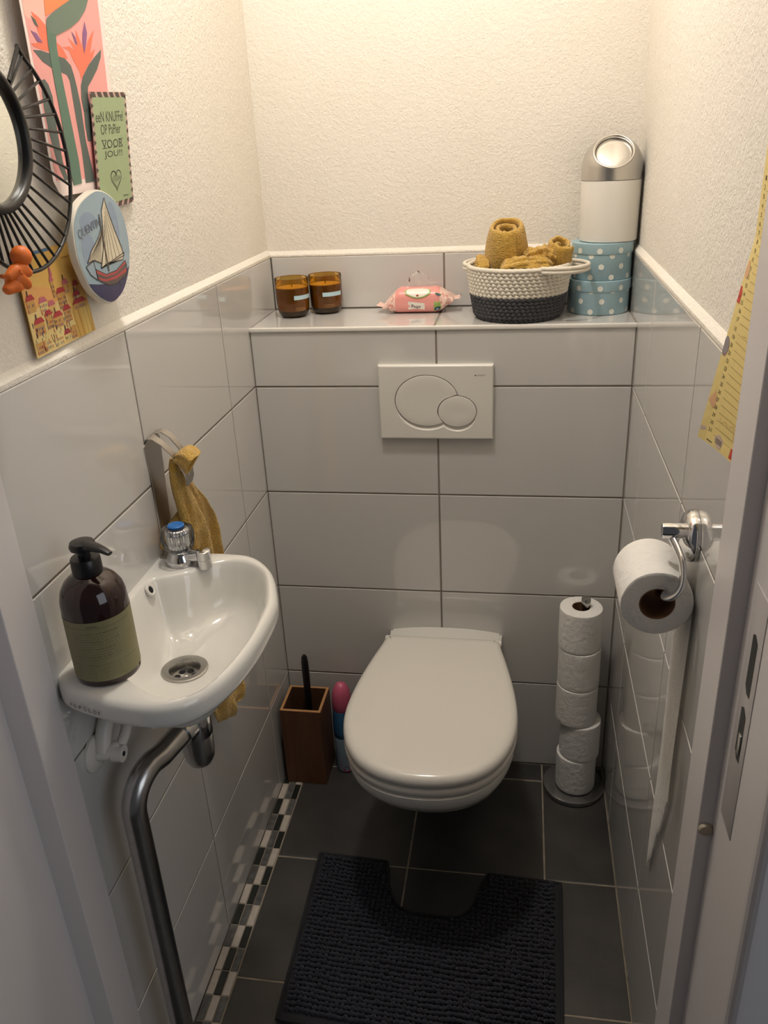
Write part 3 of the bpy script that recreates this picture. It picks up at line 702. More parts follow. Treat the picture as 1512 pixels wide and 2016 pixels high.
mb.tube([h0+hd*.004, h0+hd*.020, h0+hd*.032+Vector((0,0,-.001)), h0+hd*.043+Vector((0,0,-.0042))], [.0115,.0088,.0065,.0045], M_BLACKPL, 20, flat=0.55)
mb.build('pump_head', soap)

# ------------------------------------------------------------------ towel hook and hanging towel
M_HOOK = mat('worn_steel', (0.46,0.43,0.40,1), 0.32, 1.0)
hook = thing('towel_hook', 'brushed steel towel clip on the tiles above the tap', 'towel hook', (-.4005,-.535,.90))
mb = MB()
bk = [(-.567,1.066),(-.557,1.074),(-.519,1.074),(-.509,1.066),(-.522,.905),(-.529,.898),(-.548,.898),(-.555,.905)]
mb.loft([[(-.4003,y,z) for y,z in bk], [(-.3985,y,z) for y,z in bk]], M_HOOK)
mb.build('back_plate', hook, sharp=30)
# front leaf: folds over at the top and leans out to a tip, slotted down the middle
mb = MB(); rowsL = []
prof = [(-.3995,1.074),(-.394,1.0785),(-.386,1.078),(-.374,1.069),(-.362,1.054),(-.352,1.036),(-.3455,1.018),(-.344,1.004),(-.347,.994)]
hw = [.026,.026,.0265,.0255,.0235,.021,.018,.0145,.011]
sw = [0,0,.009,.0105,.009,.0065,.004,0,0]
cy = -.537
th = .0016
def leaf(side):
    top, bot = [], []
    for (x,z),w_,s_ in zip(prof,hw,sw):
        a, b = cy+side*s_, cy+side*w_
        top.append((x,a,z)); bot.append((x,b,z))
    r = []
    for (p,q) in zip(top,bot): r.append([p, q, (q[0]-th,q[1],q[2]-th*.4), (p[0]-th,p[1],p[2]-th*.4)])
    mb.loft(r, M_HOOK, True, True)
leaf(-1); leaf(1)
mb.build('front_leaf', hook, sharp=35)

ht = thing('hand_towel', 'mustard hand towel pulled through the steel clip by the basin', 'towel', (-.365,-.50,.51))
def fold_towel():
    mb = MB(); rings = []; n = 96
    #      z     yc     width  xc    thick folds
    sec = [(1.041,-.537,.017,-.3655,.010,0),(1.020,-.540,.028,-.3675,.013,.1),(.985,-.526,.056,-.3675,.015,.3),(.945,-.505,.086,-.368,.016,.6),(.905,-.490,.112,-.368,.017,.8),(.885,-.484,.117,-.368,.0165,.9),
           (.84,-.479,.124,-.368,.017,1),(.78,-.476,.130,-.367,.018,1),(.70,-.474,.134,-.366,.019,1),(.62,-.473,.132,-.366,.020,1),(.56,-.470,.130,-.366,.021,1),(.515,-.468,.122,-.364,.020,1),(.497,-.468,.108,-.364,.012,.9)]
    # resample
    pts = catmull(sec, 7, False)
    for z,yc,w,xc,t,f in pts:
        ring = []
        for j in range(n):
            a = 2*PI*j/n; c, s_ = math.cos(a), math.sin(a)
            u = math.copysign(abs(c)**0.7, c); v = math.copysign(abs(s_)**0.8, s_)
            y = yc+u*w/2
            wob = f*(.0075*math.sin(u*7.0+z*9)+.0035*math.sin(u*15-z*14+1.2))
            x = xc+v*t*.62+wob*(1 if v > 0 else .45)
            nz = noise.noise(Vector((y*42,z*36,v*1.5+3)))
            x += .0022*nz; y += .0018*noise.noise(Vector((y*30,z*40,7)))
            ring.append((max(x,-.3975), y, z+f*.004*math.sin(u*5)))
        rings.append(ring)
    mb.loft(rings, M_TOWEL, True, True)
    return mb.build('towel_body', ht, sharp=80, subsurf=1)
fold_towel()
# the bunched loop that pokes out through the slot
mb = MB(); rings = []
pth = catmull([(-.372,-.537,1.032),(-.360,-.541,1.043),(-.348,-.546,1.047),(-.337,-.551,1.044),(-.328,-.556,1.036)],5,False)
rad = [.008,.017,.021,.0235,.0245]
n = 40
for i, p in enumerate(pth):
    t = i/(len(pth)-1); k = t*(len(rad)-1); r = lerp(rad[int(min(k,3))], rad[int(min(k,3))+1], k-int(min(k,3)))
    rg = []
    for j in range(n):
        a = 2*PI*j/n; rr = r*(1+.12*math.sin(3*a+1)+.05*math.sin(7*a+2*t))
        rg.append((p[0]+.42*rr*math.sin(a), p[1]+rr*math.cos(a), p[2]+.62*rr*math.sin(a)+.006*abs(math.cos(a))*t))
    rings.append(rg)
# mouth of the loop turns inwards
last = rings[-1]; cx_ = [sum(q[k] for q in last)/n for k in range(3)]
for s_, dx in ((.92,.003),(.78,.001),(.70,-.006),(.55,-.016),(.2,-.022)):
    rings.append([(cx_[0]+(q[0]-cx_[0])*s_+dx, cx_[1]+(q[1]-cx_[1])*s_, cx_[2]+(q[2]-cx_[2])*s_) for q in last])
mb.loft(rings, M_TOWEL, True, True); mb.build('towel_loop', ht, sharp=80, subsurf=1)
# loose corner lying back against the tiles beside the tap
mb = MB(); mb.tube(catmull([(-.372,-.520,.935),(-.383,-.545,.920),(-.388,-.566,.905),(-.386,-.580,.898)],6,False), [.012]*6+[.0125]*6+[.010]*6+[.006], M_TOWEL, 16, flat=.8); mb.build('towel_corner', ht, sharp=80, subsurf=1)
# ------------------------------------------------------------------ pictures on the left wall
XW = XL-0.0085   # plaster face of the left wall
def wallplane(pl, sgn=1):
    a, b = pl
    return lambda y, z, l: (a+b*y+l*sgn, y, z)
def sheet(mb, L, f, m, th=.0006):
    n = len(L)
    mb.loft([[f(y,z,0) for y,z in L], [f(y,z,-th) for y,z in L]], m, False, True)
    mb.poly(L, f, m, 0)
c = lambda n_, r,g,b,rough=.6: mat(n_, S(r,g,b), rough)
po = thing('flower_poster', 'pink poster of orange bird of paradise flowers behind the black mirror', 'poster', (-.40,-.58,1.44))
f = wallplane(POSTER_PL); mb = MB()
L = [(-.6836,1.4385),(-.6969,1.4564),(-.6947,1.5065),(-.6952,1.5651),(-.6934,1.6455),(-.692,1.745),(-.4435,1.745),(-.4507,1.6761),(-.4659,1.5681),(-.4765,1.4400)]
sheet(mb, L, f, c('poster_paper',246,226,220))
PK = c('poster_pink',240,166,160)
mb.poly([(-.6895,1.457),(-.6875,1.6410),(-.686,1.738),(-.4545,1.738),(-.4635,1.6706),(-.4795,1.560),(-.489,1.4520)], f, PK, .00015)
gr, gd, og, pu, pp_, yl = c('poster_green',92,122,104), c('poster_dark_green',88,100,94), c('poster_orange',240,122,92), c('poster_purple',146,92,140), c('poster_pale',244,190,176), c('poster_tip',250,205,120)
for k, m_, l in (('paleTL',pp_,.0002),('darkL',gd,.0003),('f1a',og,.0003),('f2a',og,.0003),('f2',og,.0003),('leafL',gd,.0004),('leafR',gd,.0005),('stemR',gd,.0005),('f1pur',pu,.0005),('f1gr',gd,.0005),('p2',pu,.0006),('p2b',pu,.0006),('topbud',c('poster_bud',248,138,84),.0004),('big_stem',gr,.0007),('big_leaf',c('poster_leaf',106,124,108),.0008)):
    P_ = POSTER[k]
    if k == 'leafL': P_ = P_[:11]+P_[11:]
    mb.poly(P_, f, m_, l)
# the tall bloom goes on above the picture's edge
mb.poly([(-.625,1.650),(-.560,1.664),(-.545,1.690),(-.530,1.725),(-.565,1.705),(-.578,1.730),(-.592,1.703),(-.625,1.722),(-.618,1.69),(-.640,1.668)], f, og, .00035)
y_ = -.572
while y_ < -.508:
    w_ = random.uniform(.002,.006); mb.line([(y_,1.4465+(y_+.57)*.02),(y_+w_,1.4465+(y_+w_+.57)*.02)], .0011, f, c('poster_caption',150,138,134), .0003); y_ += w_+.0015
mb.build('print', po, smooth=False)
pin = lambda par, y, z, x0: None

ca = thing('greeting_card', 'tall green card with dark lettering and a drawn heart', 'card', (-.40,-.50,1.42))
f = wallplane(CARD_PL); mb = MB()
TL, TR, BR = (-.5544,1.5591), (-.4156,1.5644), (-.4543,1.4164); BL = (TL[0]+BR[0]-TR[0]+.001, TL[1]+BR[1]-TR[1]+.002)
q4 = lambda u, v: (lerp(lerp(BL[0],BR[0],u),lerp(TL[0],TR[0],u),v), lerp(lerp(BL[1],BR[1],u),lerp(TL[1],TR[1],u),v))
f2 = lambda u, v, l: f(*q4(u,v), l)
sheet(mb, [q4(0,0),q4(1,0),q4(1,1),q4(0,1)], f, c('card_border',196,160,150), .0008)
mb.poly([(.045,.04),(.955,.04),(.955,.96),(.045,.96)], f2, c('card_green',160,176,134), .0002)
bd = c('card_brown',74,58,52)
for i in range(13):
    v = (i+.5)/13
    for u, s_ in ((0,1),(1,-1)): mb.poly([(u,v-.026),(u+s_*.06,v),(u,v+.026)], f2, bd, .0003)
for i in range(6):
    u = (i+.5)/6
    for v, s_ in ((0,1),(1,-1)): mb.poly([(u-.07,v),(u+.03,v),(u+.07,v+s_*.045),(u-.03,v+s_*.045)], f2, bd, .0003)
ti = c('card_ink',66,70,58)
mb.text('eeN KNUFFel', (.09,.745,.86,.835), f2, ti, .0004); mb.text('OP PaPier', (.20,.640,.76,.725), f2, ti, .0004)
def serif(tx, u0, v0, u1, v1):
    mb.text(tx, (u0,v0,u1,v1), f2, ti, .0004)
serif('VOOR', .20,.520,.80,.592); serif('JOU!!', .24,.425,.76,.497)
for u in (.235,.30,.385,.545,.70,.755): mb.line([(u-.03,.522),(u+.03,.522)], .006, f2, ti, .0004)
for u in (.225,.285,.70,.78): mb.line([(u-.03,.590),(u+.03,.590)], .006, f2, ti, .0004)
hh = lambda t, k: (.52+k*.155*math.sin(t)**3, (.243)+k*.0061*(13*math.cos(t)-5*math.cos(2*t)-2*math.cos(3*t)-math.cos(4*t)))
mb.line([hh(2*PI*i/40,1) for i in range(41)], .009, f2, ti, .0004)
mb.line([(hh(2*PI*i/40,.93)[0]+.012,hh(2*PI*i/40,.93)[1]+.006) for i in range(41)], .006, f2, ti, .0004)
for i in range(9):
    u = .41+i*.026; mb.line([(u,.215+abs(i-4)*.006),(u+.028,.285-abs(i-3)*.005)], .006, f2, ti, .0004)
mb.line([(.70,.075),(.72,.09),(.735,.075),(.75,.085),(.77,.075),(.79,.088),(.81,.075),(.85,.078)], .006, f2, ti, .0004)
mb.build('card_face', ca, smooth=False)

pq = thing('ship_plaque', 'oval ceramic plaque painted with a sailing ship', 'plaque', (-.39,-.62,1.30))
f = wallplane(PLAQ_PL); OUT = catmull(PLAQ['out'], 4)
cxy = (sum(p[0] for p in OUT)/len(OUT), sum(p[1] for p in OUT)/len(OUT))
sc = lambda k: [(cxy[0]+(y-cxy[0])*k, cxy[1]+(z-cxy[1])*k) for y,z in OUT]
gl = .12
cc = lambda n_, r,g,b: mat(n_, S(r,g,b), .15, coat=.3)
mb = MB(); RIM = cc('plaque_rim',226,220,206)
mb.loft([[f(y,z,-.011) for y,z in sc(.97)], [f(y,z,-.009) for y,z in OUT], [f(y,z,-.003) for y,z in OUT], [f(y,z,-.0006) for y,z in sc(.985)], [f(y,z,0) for y,z in sc(.965)]], RIM, True, True)
mb.poly(sc(.965), f, cc('plaque_sky',152,176,190), .0003)
for (y,z,ry,rz) in ((-.655,1.405,.022,.012),(-.665,1.372,.018,.020),(-.585,1.395,.014,.03)):
    mb.poly(ellipse2(y,z,ry,rz), f, cc('plaque_cloud',138,158,182), .0004)
# sea: lower part of the oval under a sloping waterline
seaL = [(y,z) for y,z in sc(.965)]
wl = lambda y: lerp(1.3318, 1.3385, (y+.68)/.125)-.010*math.sin(max(0,min(1,(y+.68)/.125))*PI)
seaP = [(y, min(z, wl(y))) for y,z in seaL]
mb.poly(seaP, f, cc('plaque_sea',44,50,92), .0005)
cr, bl, rd, br_ = cc('plaque_sail',226,214,186), cc('plaque_line',52,44,46), cc('plaque_red',186,70,72), cc('plaque_hull',92,76,70)
mb.poly(PLAQ['mainsail'], f, cr, .0006); mb.poly(PLAQ['jib'], f, cr, .0006); mb.poly(PLAQ['mainbot'], f, cr, .0007)
mb.poly(PLAQ['bow'], f, cc('plaque_bow',150,170,186), .0006); mb.poly(PLAQ['hull'], f, br_, .0008); mb.poly(PLAQ['hullred1'], f, rd, .0009); mb.poly(PLAQ['hullred2'], f, rd, .0009)
for k in ('mainsail','jib','mainbot','bow'): mb.line(PLAQ[k]+PLAQ[k][:1], .0012, f, bl, .0010)
mb.line(PLAQ['hull']+PLAQ['hull'][:1], .0010, f, bl, .0010)
top = PLAQ['mainsail'][0]
for i in range(7):
    a = i/6; e0 = (lerp(-.6400,-.5720,a), lerp(1.3470,1.3560,a)); s0 = (lerp(-.6190,top[0],.2+a*.8), lerp(1.392,top[1]-.006,a))
    mb.line([s0, (lerp(s0[0],e0[0],.5)+.001, lerp(s0[1],e0[1],.5)), e0], .0007, f, bl, .0010)
for i in range(8):
    a = i/7; mb.line([(lerp(-.6222,-.634,a*.6), lerp(1.3930,1.384,a)), (lerp(-.6420,-.6740,a), lerp(1.3540,1.3580,a))], .0007, f, bl, .0010)
mb.line(PLAQ['mast'], .0030, f, cc('plaque_mast',84,66,58), .0012)
tf = lambda s,t,l: f(lerp(-.6855,-.6235,s), 1.3855+.0105*s+t*.0125, l)
mb.text('QUENTIN', (0,0,1,1), tf, cc('plaque_text',92,100,116), .0010)
mb.build('painted_tile', pq, sharp=40)
mb = MB(); mb.tube([f(cxy[0],cxy[1],-.0115), (XW+.0005,cxy[0],cxy[1])], .03, RIM, 20); mb.build('backing_pad', pq)

ct_ = thing('city_postcard', 'yellow postcard of a hillside town with red roofs', 'postcard', (-.40,-.72,1.265))
f = wallplane(CITY_PL); mb = MB()
CL, CR, CB_, CT_ = -.7950, -.6330, 1.2632, 1.3825
f2 = lambda u, v, l: f(lerp(lerp(CL,CR,u),lerp(-.7985,-.6490,u),v), lerp(CB_,CT_,v), l)
sheet(mb, [f2(0,0,0)[1:],f2(1,0,0)[1:],f2(1,1,0)[1:],f2(0,1,0)[1:]], f, c('city_yellow',238,192,104), .0006)
mb.poly([(0,.45),(.62,.45),(.4,.62),(0,.72)], f2, c('city_peach',240,178,108), .0002)
mb.poly([(0,.0),(.70,.0),(.66,.50),(.4,.44),(.2,.47),(0,.44)], f2, c('city_house',240,210,142), .0003)
mb.poly([(0,.96),(.55,.97),(.55,1.0),(0,1.0)], f2, c('city_blue',92,128,168), .0003)
mb.poly([(.68,.0),(1,.0),(1,.30),(.68,.34)], f2, c('city_field',222,178,92), .0004); mb.poly([(.83,.0),(.93,.0),(1,.30),(.83,.32)], f2, c('city_field2',236,202,116), .0005)
rd, pk, kb, wb, cr = c('city_red',186,62,66), c('city_pink',206,112,124), c('city_ink',66,52,60), c('city_window',104,112,140), c('city_cream',236,212,140)
def house(u, v, w, h, wall, roof):
    mb.poly([(u,v),(u+w,v),(u+w,v+h),(u,v+h)], f2, wall, .0006+v*-.0001)
    mb.poly([(u-.012,v+h),(u+w+.012,v+h),(u+w*.8,v+h+.055),(u+w*.2,v+h+.055)], f2, roof, .0008)
    for i in range(int(w/.022)):
        for j in range(max(1,int(h/.045))):
            if random.random() < .75: mb.poly([(u+.006+i*.022,v+.008+j*.045),(u+.015+i*.022,v+.008+j*.045),(u+.015+i*.022,v+.036+j*.045),(u+.006+i*.022,v+.036+j*.045)], f2, random.choice([kb,wb,wb,rd]), .0007)
    if random.random() < .6: mb.line([(u+w*.3,v+h+.05),(u+w*.3,v+h+.095)], .0022/.16, f2, kb, .0009)
for (u,v,w,h,rf) in ((.44,.50,.05,.17,pk),(.50,.36,.14,.17,rd),(.63,.50,.09,.10,pk),(.80,.44,.09,.11,rd),(.20,.40,.12,.10,pk),(.02,.44,.12,.12,rd),(.33,.36,.10,.08,pk),(.06,.20,.15,.12,rd),(.72,.30,.24,.06,rd),(.76,.40,.12,.04,rd),
    (.24,.22,.11,.14,rd),(.36,.20,.15,.11,rd),(.54,.20,.12,.14,rd),(.02,.02,.14,.12,cr),(.18,.03,.14,.13,cr),(.33,.02,.13,.12,cr),(.47,.04,.10,.06,rd),(.58,.02,.10,.14,cr)):
    house(u,v,w,h,random.choice([cr,c('city_house2',228,188,112),c('city_house3',214,164,92)]),rf)
for i in range(34):
    u, v = random.uniform(.01,.66), random.uniform(.01,.40)
    mb.line([(u,v),(u,v+random.uniform(.02,.05))], .008, f2, random.choice([kb,wb,rd]), .0009)
mb.poly([(.455,.72),(.50,.72),(.478,.86)], f2, pk, .0009); mb.line([(.478,.85),(.478,.90)], .006, f2, kb, .0009)
for i in range(8): mb.line([(.72+i*.02,.868),(.73+i*.02,.868)], .010, f2, c('city_caption',170,122,60), .0004)
for u in (.72,.80,.88,.95): mb.line([(u,.0),(u-.02,.30)], .004, f2, c('city_stalk',150,108,48), .0006)
mb.build('print', ct_, smooth=False)

# ------------------------------------------------------------------ round mirror with an off-centre wire crescent
mi = thing('wall_mirror', 'round mirror in a black metal rim with a wire crescent', 'mirror', (-.40,-.81,1.36))
XM = -.380
mc, Ro, Ri = (-.826,1.507), .0785, .0668; oc, OR_ = (-.7935,1.4845), .1195
mb = MB(); seg = 96; prof = [(Ri-.002,-.008),(Ri,-.0005),(Ri+.0012,.0030),(Ri+.004,.0045),(Ro-.004,.0035),(Ro-.001,.001),(Ro,-.004),(Ro-.001,-.0285),(Ri-.002,-.0285)]
mb.loft([[(XM+h, mc[0]+r*math.cos(2*PI*j/seg), mc[1]+r*math.sin(2*PI*j/seg)) for j in range(seg)] for r,h in prof+prof[:1]], M_BLACK, False, False); mb.build('rim', mi, sharp=50)
mb = MB(); mb.lathe([(Ri-.001,-.0065),(Ri-.001,-.004),(0,-.004)], (XM,mc[0],mc[1]), M_MIRROR, 96, 'x'); mb.build('mirror_glass', mi, sharp=30)
tip = (-.7375,1.5945)
a_tip = math.atan2(tip[1]-oc[1], tip[0]-oc[0])
arcp = []
for i in range(73):
    a = lerp(a_tip, -math.radians(196), i/72); arcp.append((XM+.001, oc[0]+OR_*math.cos(a), oc[1]+OR_*math.sin(a)))
arcp[0] = (XM+.001,)+tip
ai = math.radians(43)
inner_att = (XM+.001, mc[0]+Ro*math.cos(ai), mc[1]+Ro*math.sin(ai))
mb = MB(); mb.tube([inner_att, (XM+.001,lerp(inner_att[1],tip[0],.96),lerp(inner_att[2],tip[1],.95)), (XM+.001,tip[0]-.001,tip[1]+.002), (XM+.001,tip[0]+.004,tip[1]-.004)]+arcp[2:], .0024, M_BLACK, 10); mb.build('crescent_wire', mi)
mb = MB()
AI = [39.7,35.2,27.2,20.4,13.9,5.6,-2.1,-10.5,-18.4,-30,-43,-52,-64.7,-71.8,-80.3,-86.5,-92.8,-98.4,-105,-112,-119,-127,-136,-146]
AO = [59,49.7,41.8,30.7,22.3,12.3,2.2,-7.5,-16.6,-27,-37.2,-48.8,-57.7,-67,-75.3,-84,-93.2,-104,-112,-120,-128,-136,-145,-155]
for da, db in zip(AI, AO):
    a0, a1 = math.radians(da), math.radians(db)
    p0 = (XM+.0005, mc[0]+(Ro-.003)*math.cos(a0), mc[1]+(Ro-.003)*math.sin(a0)); p1 = (XM+.001, oc[0]+OR_*math.cos(a1), oc[1]+OR_*math.sin(a1))
    mb.tube([p0,p1], .0017, M_BLACK, 8)
mb.build('wire_spokes', mi)

# ------------------------------------------------------------------ little orange figure
fg = thing('figure_pin', 'small orange rubber figure pin below the black mirror', 'figure pin', (-.36,-.855,1.35))
OR = mat('orange_rubber', S(222,110,34), 0.5, bump=(400,.15,.001,2))
def skinfig():
    J = [(-.362,-.858,1.3675,.0078),(-.3615,-.854,1.3740,.0086),(-.361,-.8505,1.3825,.0060),
         (-.364,-.8670,1.3715,.0058),(-.366,-.8740,1.3680,.0050),(-.357,-.8470,1.3710,.0058),(-.356,-.8425,1.3680,.0050),
         (-.366,-.8690,1.3585,.0068),(-.369,-.8790,1.3555,.0062),(-.357,-.8520,1.3590,.0056),(-.358,-.8490,1.3545,.0050),(-.385,-.857,1.3690,.0016),(-.4075,-.857,1.3690,.0012)]
    E_ = [(0,1),(1,2),(1,3),(3,4),(1,5),(5,6),(0,7),(7,8),(0,9),(9,10),(0,11),(11,12)]
    base = Vector(fg.location)
    me = bpy.data.meshes.new('skin'); me.from_pydata([Vector(j[:3])-base for j in J], E_, [])
    o = bpy.data.objects.new('skin', me); COL.objects.link(o)
    md = o.modifiers.new('s','SKIN'); md.use_smooth_shade = True
    for i, j in enumerate(J): me.skin_vertices[0].data[i].radius = (j[3],j[3])
    me.skin_vertices[0].data[0].use_root = True
    o.modifiers.new('d','SUBSURF').levels = 2
    dg = bpy.context.evaluated_depsgraph_get(); m2 = bpy.data.meshes.new_from_object(o.evaluated_get(dg))
    bpy.data.objects.remove(o)
    m2.materials.clear(); m2.materials.append(OR)
    bm = bmesh.new(); bm.from_mesh(m2)
    hd_ = bmesh.ops.create_uvsphere(bm, u_segments=24, v_segments=16, radius=.0112)
    for v in hd_['verts']: v.co += Vector((-.360,-.8475,1.3880))-base
    for f_ in bm.faces: f_.smooth = True
    bm.to_mesh(m2); bm.free(); m2.name = 'body'
    b = bpy.data.objects.new('body', m2); COL.objects.link(b); b.parent = fg
skinfig()

# ------------------------------------------------------------------ birthday calendar on the right wall
cl = thing('birthday_calendar', 'long yellow birthday calendar hanging on the right wall', 'calendar', (.39,-.85,1.17))
calx = lambda z: min(.3995, .3675+.157*(z-1.176)) if z < 1.38 else .3995
CY0 = -.800
CW = .0735
fcal = lambda s, z, l: (lerp(calx(z), min(.3985, calx(z)+.03), min(1, s/CW)**.8)-l, CY0-s, z-.16*s*(1 if z < 1.30 else .4))
mb = MB(); CM = c('calendar_paper',238,214,140)
zs = [1.172+.385*i/24 for i in range(25)]
mb.loft([[fcal(CW*i/8,z,0) for i in range(9)]+[fcal(CW*i/8,z,-.0008) for i in range(8,-1,-1)] for z in zs], CM, True, True)
ik, ln_, hw_ = c('calendar_ink',70,60,44), c('calendar_line',176,156,96), c('calendar_pen',206,170,110)
z0, dz = 1.1845, .0083
for d in range(31, 0, -1):
    z = z0+(31-d)*dz
    mb.text(str(d), (.0105,z,.0150,z+.0042), fcal, ik, .0003)
    mb.line([(.020+i*.0088,z-.0004) for i in range(7)], .0005, fcal, ln_, .0003)
for z, s0, n_ in ((1.200,.024,7),(1.2030,.046,4),(1.2925,.030,4),(1.194,.050,4)):
    mb.line([(s0+i*.0028, z+random.uniform(0,.0052)) for i in range(n_*2)], .0005, fcal, hw_, .0004)
blob = lambda s, z, rs, rz, m_, l=.0003: mb.poly([(s+rs*(1+.15*math.sin(3*a+z*90))*math.cos(a), z+rz*(1+.12*math.cos(2*a+s*80))*math.sin(a)) for a in [2*PI*i/22 for i in range(22)]], fcal, m_, l)
pkc, lil, gyc, rdc = c('calendar_pink',226,178,132), c('calendar_lilac',208,186,170), c('calendar_grey',150,142,142), c('calendar_red',206,76,62)
blob(.006,1.3500,.005,.0095,pkc); blob(.006,1.218,.0055,.011,pkc,.0002); blob(.004,1.1825,.0035,.006,lil)
mb.poly([(.0005,1.3175),(.0070,1.3165),(.0075,1.3270),(.004,1.3335),(.0005,1.3330)], fcal, rdc, .0003)
mb.line([(.002,1.3235),(.0035,1.3215),(.0055,1.325)], .0008, fcal, ik, .0004)
blob(.004,1.2730,.0045,.0115,gyc); blob(.0035,1.2760,.002,.003,c('calendar_white',214,206,196),.0004); blob(.005,1.2660,.0012,.002,rdc,.0004)
blob(.030,1.1810,.0070,.0065,lil)
for i in range(6): mb.line([(.0255+i*.0018,1.178),(.0250+i*.0018,1.1835)], .0006, fcal, ik, .0005)
mb.poly([(.0500,1.1740),(.0600,1.1745),(.0590,1.1860),(.0505,1.1845)], fcal, rdc, .0003); mb.line([(.052,1.180),(.0545,1.177),(.058,1.1795)], .0008, fcal, ik, .0004)
mb.line([(.012,1.1755),(.020,1.1755)], .0010, fcal, ik, .0003)
mb.build('page', cl, smooth=False)
mb = MB(); mb.tube([(XR+.0085,-.8375,1.560),(.398,-.8375,1.561),(.3955,-.8375,1.564)], .0012, M_BLACK, 8); mb.build('nail', cl)
# ------------------------------------------------------------------ things on the ledge
ZL = ZT+.0005
thin_glass('amber_glass', (0.74,0.50,0.13,1), 1.5, 0.03, 0.90, (0.2,0.11,0.025,1))
M_WAX = mat('amber_wax', S(224,178,94), 0.5)
M_CLAB = mat('pale_blue_label', S(186,214,222), 0.5)
def candle(name, label, cx, cy, ang):
    o = thing(name, label, 'candle', (cx,cy,ZL), 'amber candles on the ledge')
    mb = MB(); r = .0372
    mb.lathe([(.0,.0004),(.0245,.0004),(.0290,.0025),(.0330,.0085),(.0355,.018),(.0368,.034),(r,.055),(.0375,.083),(.0372,.0846),(.0362,.0846),(.0358,.083)], (cx,cy,ZL), MATS['amber_glass'], 56, cap0=False, cap1=False); mb.build('glass', o, sharp=50)
    mb = MB(); mb.lathe([(.0,.014),(.0330,.0145),(.0350,.022),(.0358,.045),(.0362,.062),(.0355,.0640),(.0,.0636)], (cx,cy,ZL), M_WAX, 48, cap0=False, cap1=False); w = mb.build('wax', o, sharp=50)
    mb = MB(); mb.lathe([(.0,.0008),(.0243,.0008),(.0288,.003),(.0325,.0085),(.0340,.0135),(.0,.0137)], (cx,cy,ZL), mat('dark_amber_base', S(52,32,14), .2), 40, cap0=False, cap1=False); mb.build('thick_base', o, sharp=50)
    mb = MB(); mb.tube([(cx,cy,ZL+.062),(cx+.0006,cy,ZL+.070)], .0008, M_DARK, 8); mb.build('wick', o)
    f = lambda s,t,l: (cx+(.0370+.0006+l+.00012*(t-.03)/.02)*math.cos(ang+s/.037), cy+(.0370+.0006+l)*math.sin(ang+s/.037), ZL+t)
    mb = MB()
    s0, s1 = -.004, .044
    mb.loft([[f(lerp(s0,s1,i/16),t,0) for i in range(17)] for t in (.0405,.0495)], M_CLAB, False, False, closed=False)
    ik = mat('candle_print', S(196,150,96), .5)
    for t, a, b in ((.0225,-.002,.020),(.0195,-.002,.024),(.0168,.002,.018)):
        s = a
        while s < b: w_ = random.uniform(.0015,.004); mb.line([(s,t),(s+w_,t)], .0009 if t > .022 else .0006, f, ik, .0001); s += w_+.0012
    mb.build('label', o, smooth=True)
candle('candle', 'amber glass candle jar further from the back tiles, on the left', -.334, .131, math.radians(-64))
candle('candle', 'amber glass candle jar at the right, touching the back tiles', -.2665, .1700, math.radians(-82))

# wet wipes
wp = thing('wet_wipes_pack', 'pink pack of wet wipes with its clear flap standing open', 'wet wipes', (-.053,.163,ZL))
WX, WY, WH = -.053, .163, .0265
def pil(a, th, off=0.0):
    # a along the pack -1..1, th around
    e = max(0, (abs(a)-.50)/.50)
    ry, rz = .0335-.006*e**2, WH*(1-.93*e**1.35)+.0008
    c_, s_ = math.cos(th), math.sin(th)
    y = math.copysign(abs(c_)**.72, c_)*(ry+off); z = math.copysign(abs(s_)**.66, s_)*(rz+off)
    x = a*.0790
    cr = .0016*math.sin(a*26+th*3)*e
    zc = ZL+WH*lerp(1.0, .50 if a < 0 else 1.05, e**1.2)
    return (WX+x, WY+y+cr, max(ZL+.0006, zc+z+cr-.0004))
PKW, PALE = mat('wipes_pink', S(238,160,152), .3), mat('wipes_pale', S(242,206,192), .35)
mb = MB(); na, nt = 64, 48
for i in range(na):
    a0, a1 = -1+2*i/na, -1+2*(i+1)/na
    m_ = PKW if -.62 < (a0+a1)/2 < .62 else PALE
    mb.loft([[pil(a0*.999,2*PI*j/nt) for j in range(nt)], [pil(a1*.999,2*PI*j/nt) for j in range(nt)]], m_, False, False)
for s_ in (-1, 1):
    zc = ZL+(.0135 if s_ < 0 else .028)
    e0 = [(WX+s_*.079, WY-.020+.040*i/10, zc+.0022*math.sin(i*2.1)) for i in range(11)]
    e1 = [(WX+s_*(.092+.002*math.sin(i*3)), WY-.024+.048*i/10, zc+(.004 if s_ < 0 else .002)+.003*math.sin(i*1.7)) for i in range(11)]
    mb.loft([e0,e1], PALE, False, False, closed=False)
fw = lambda s, t, l: pil(s/.080, 1.5*PI-.55-t, .0006+l) if False else pil(s/.080, PI*1.5-t, .0007+l)
DOT = mat('wipes_dots', S(226,140,132), .4)
for k in range(46):
    s_ = random.choice((-1,1)); a = s_*random.uniform(.66,.93); th = random.uniform(.05,2.4)
    mb.poly([(a*.080+.0018*math.cos(q), th+.055*math.sin(q)) for q in [2*PI*i/8 for i in range(8)]], fw, DOT, .0002)
mb.build('wrapper', wp, sharp=70)
mb = MB(); WHT, GRN = mat('wipes_white', S(240,232,222), .35), mat('wipes_green', S(150,178,96), .35)
dk = mat('wipes_ink', S(52,40,40), .4)
mb.poly([(-.0205,1.10),(-.0205,1.58),(.0165,1.54),(.0165,1.06),(.005,1.15),(-.008,1.17)], fw, WHT, .0003)
mb.text('Page', (-.0130,1.20,.0075,1.48), fw, dk, .0006)
mb.build('brand_panel', wp, smooth=False)
mb = MB()
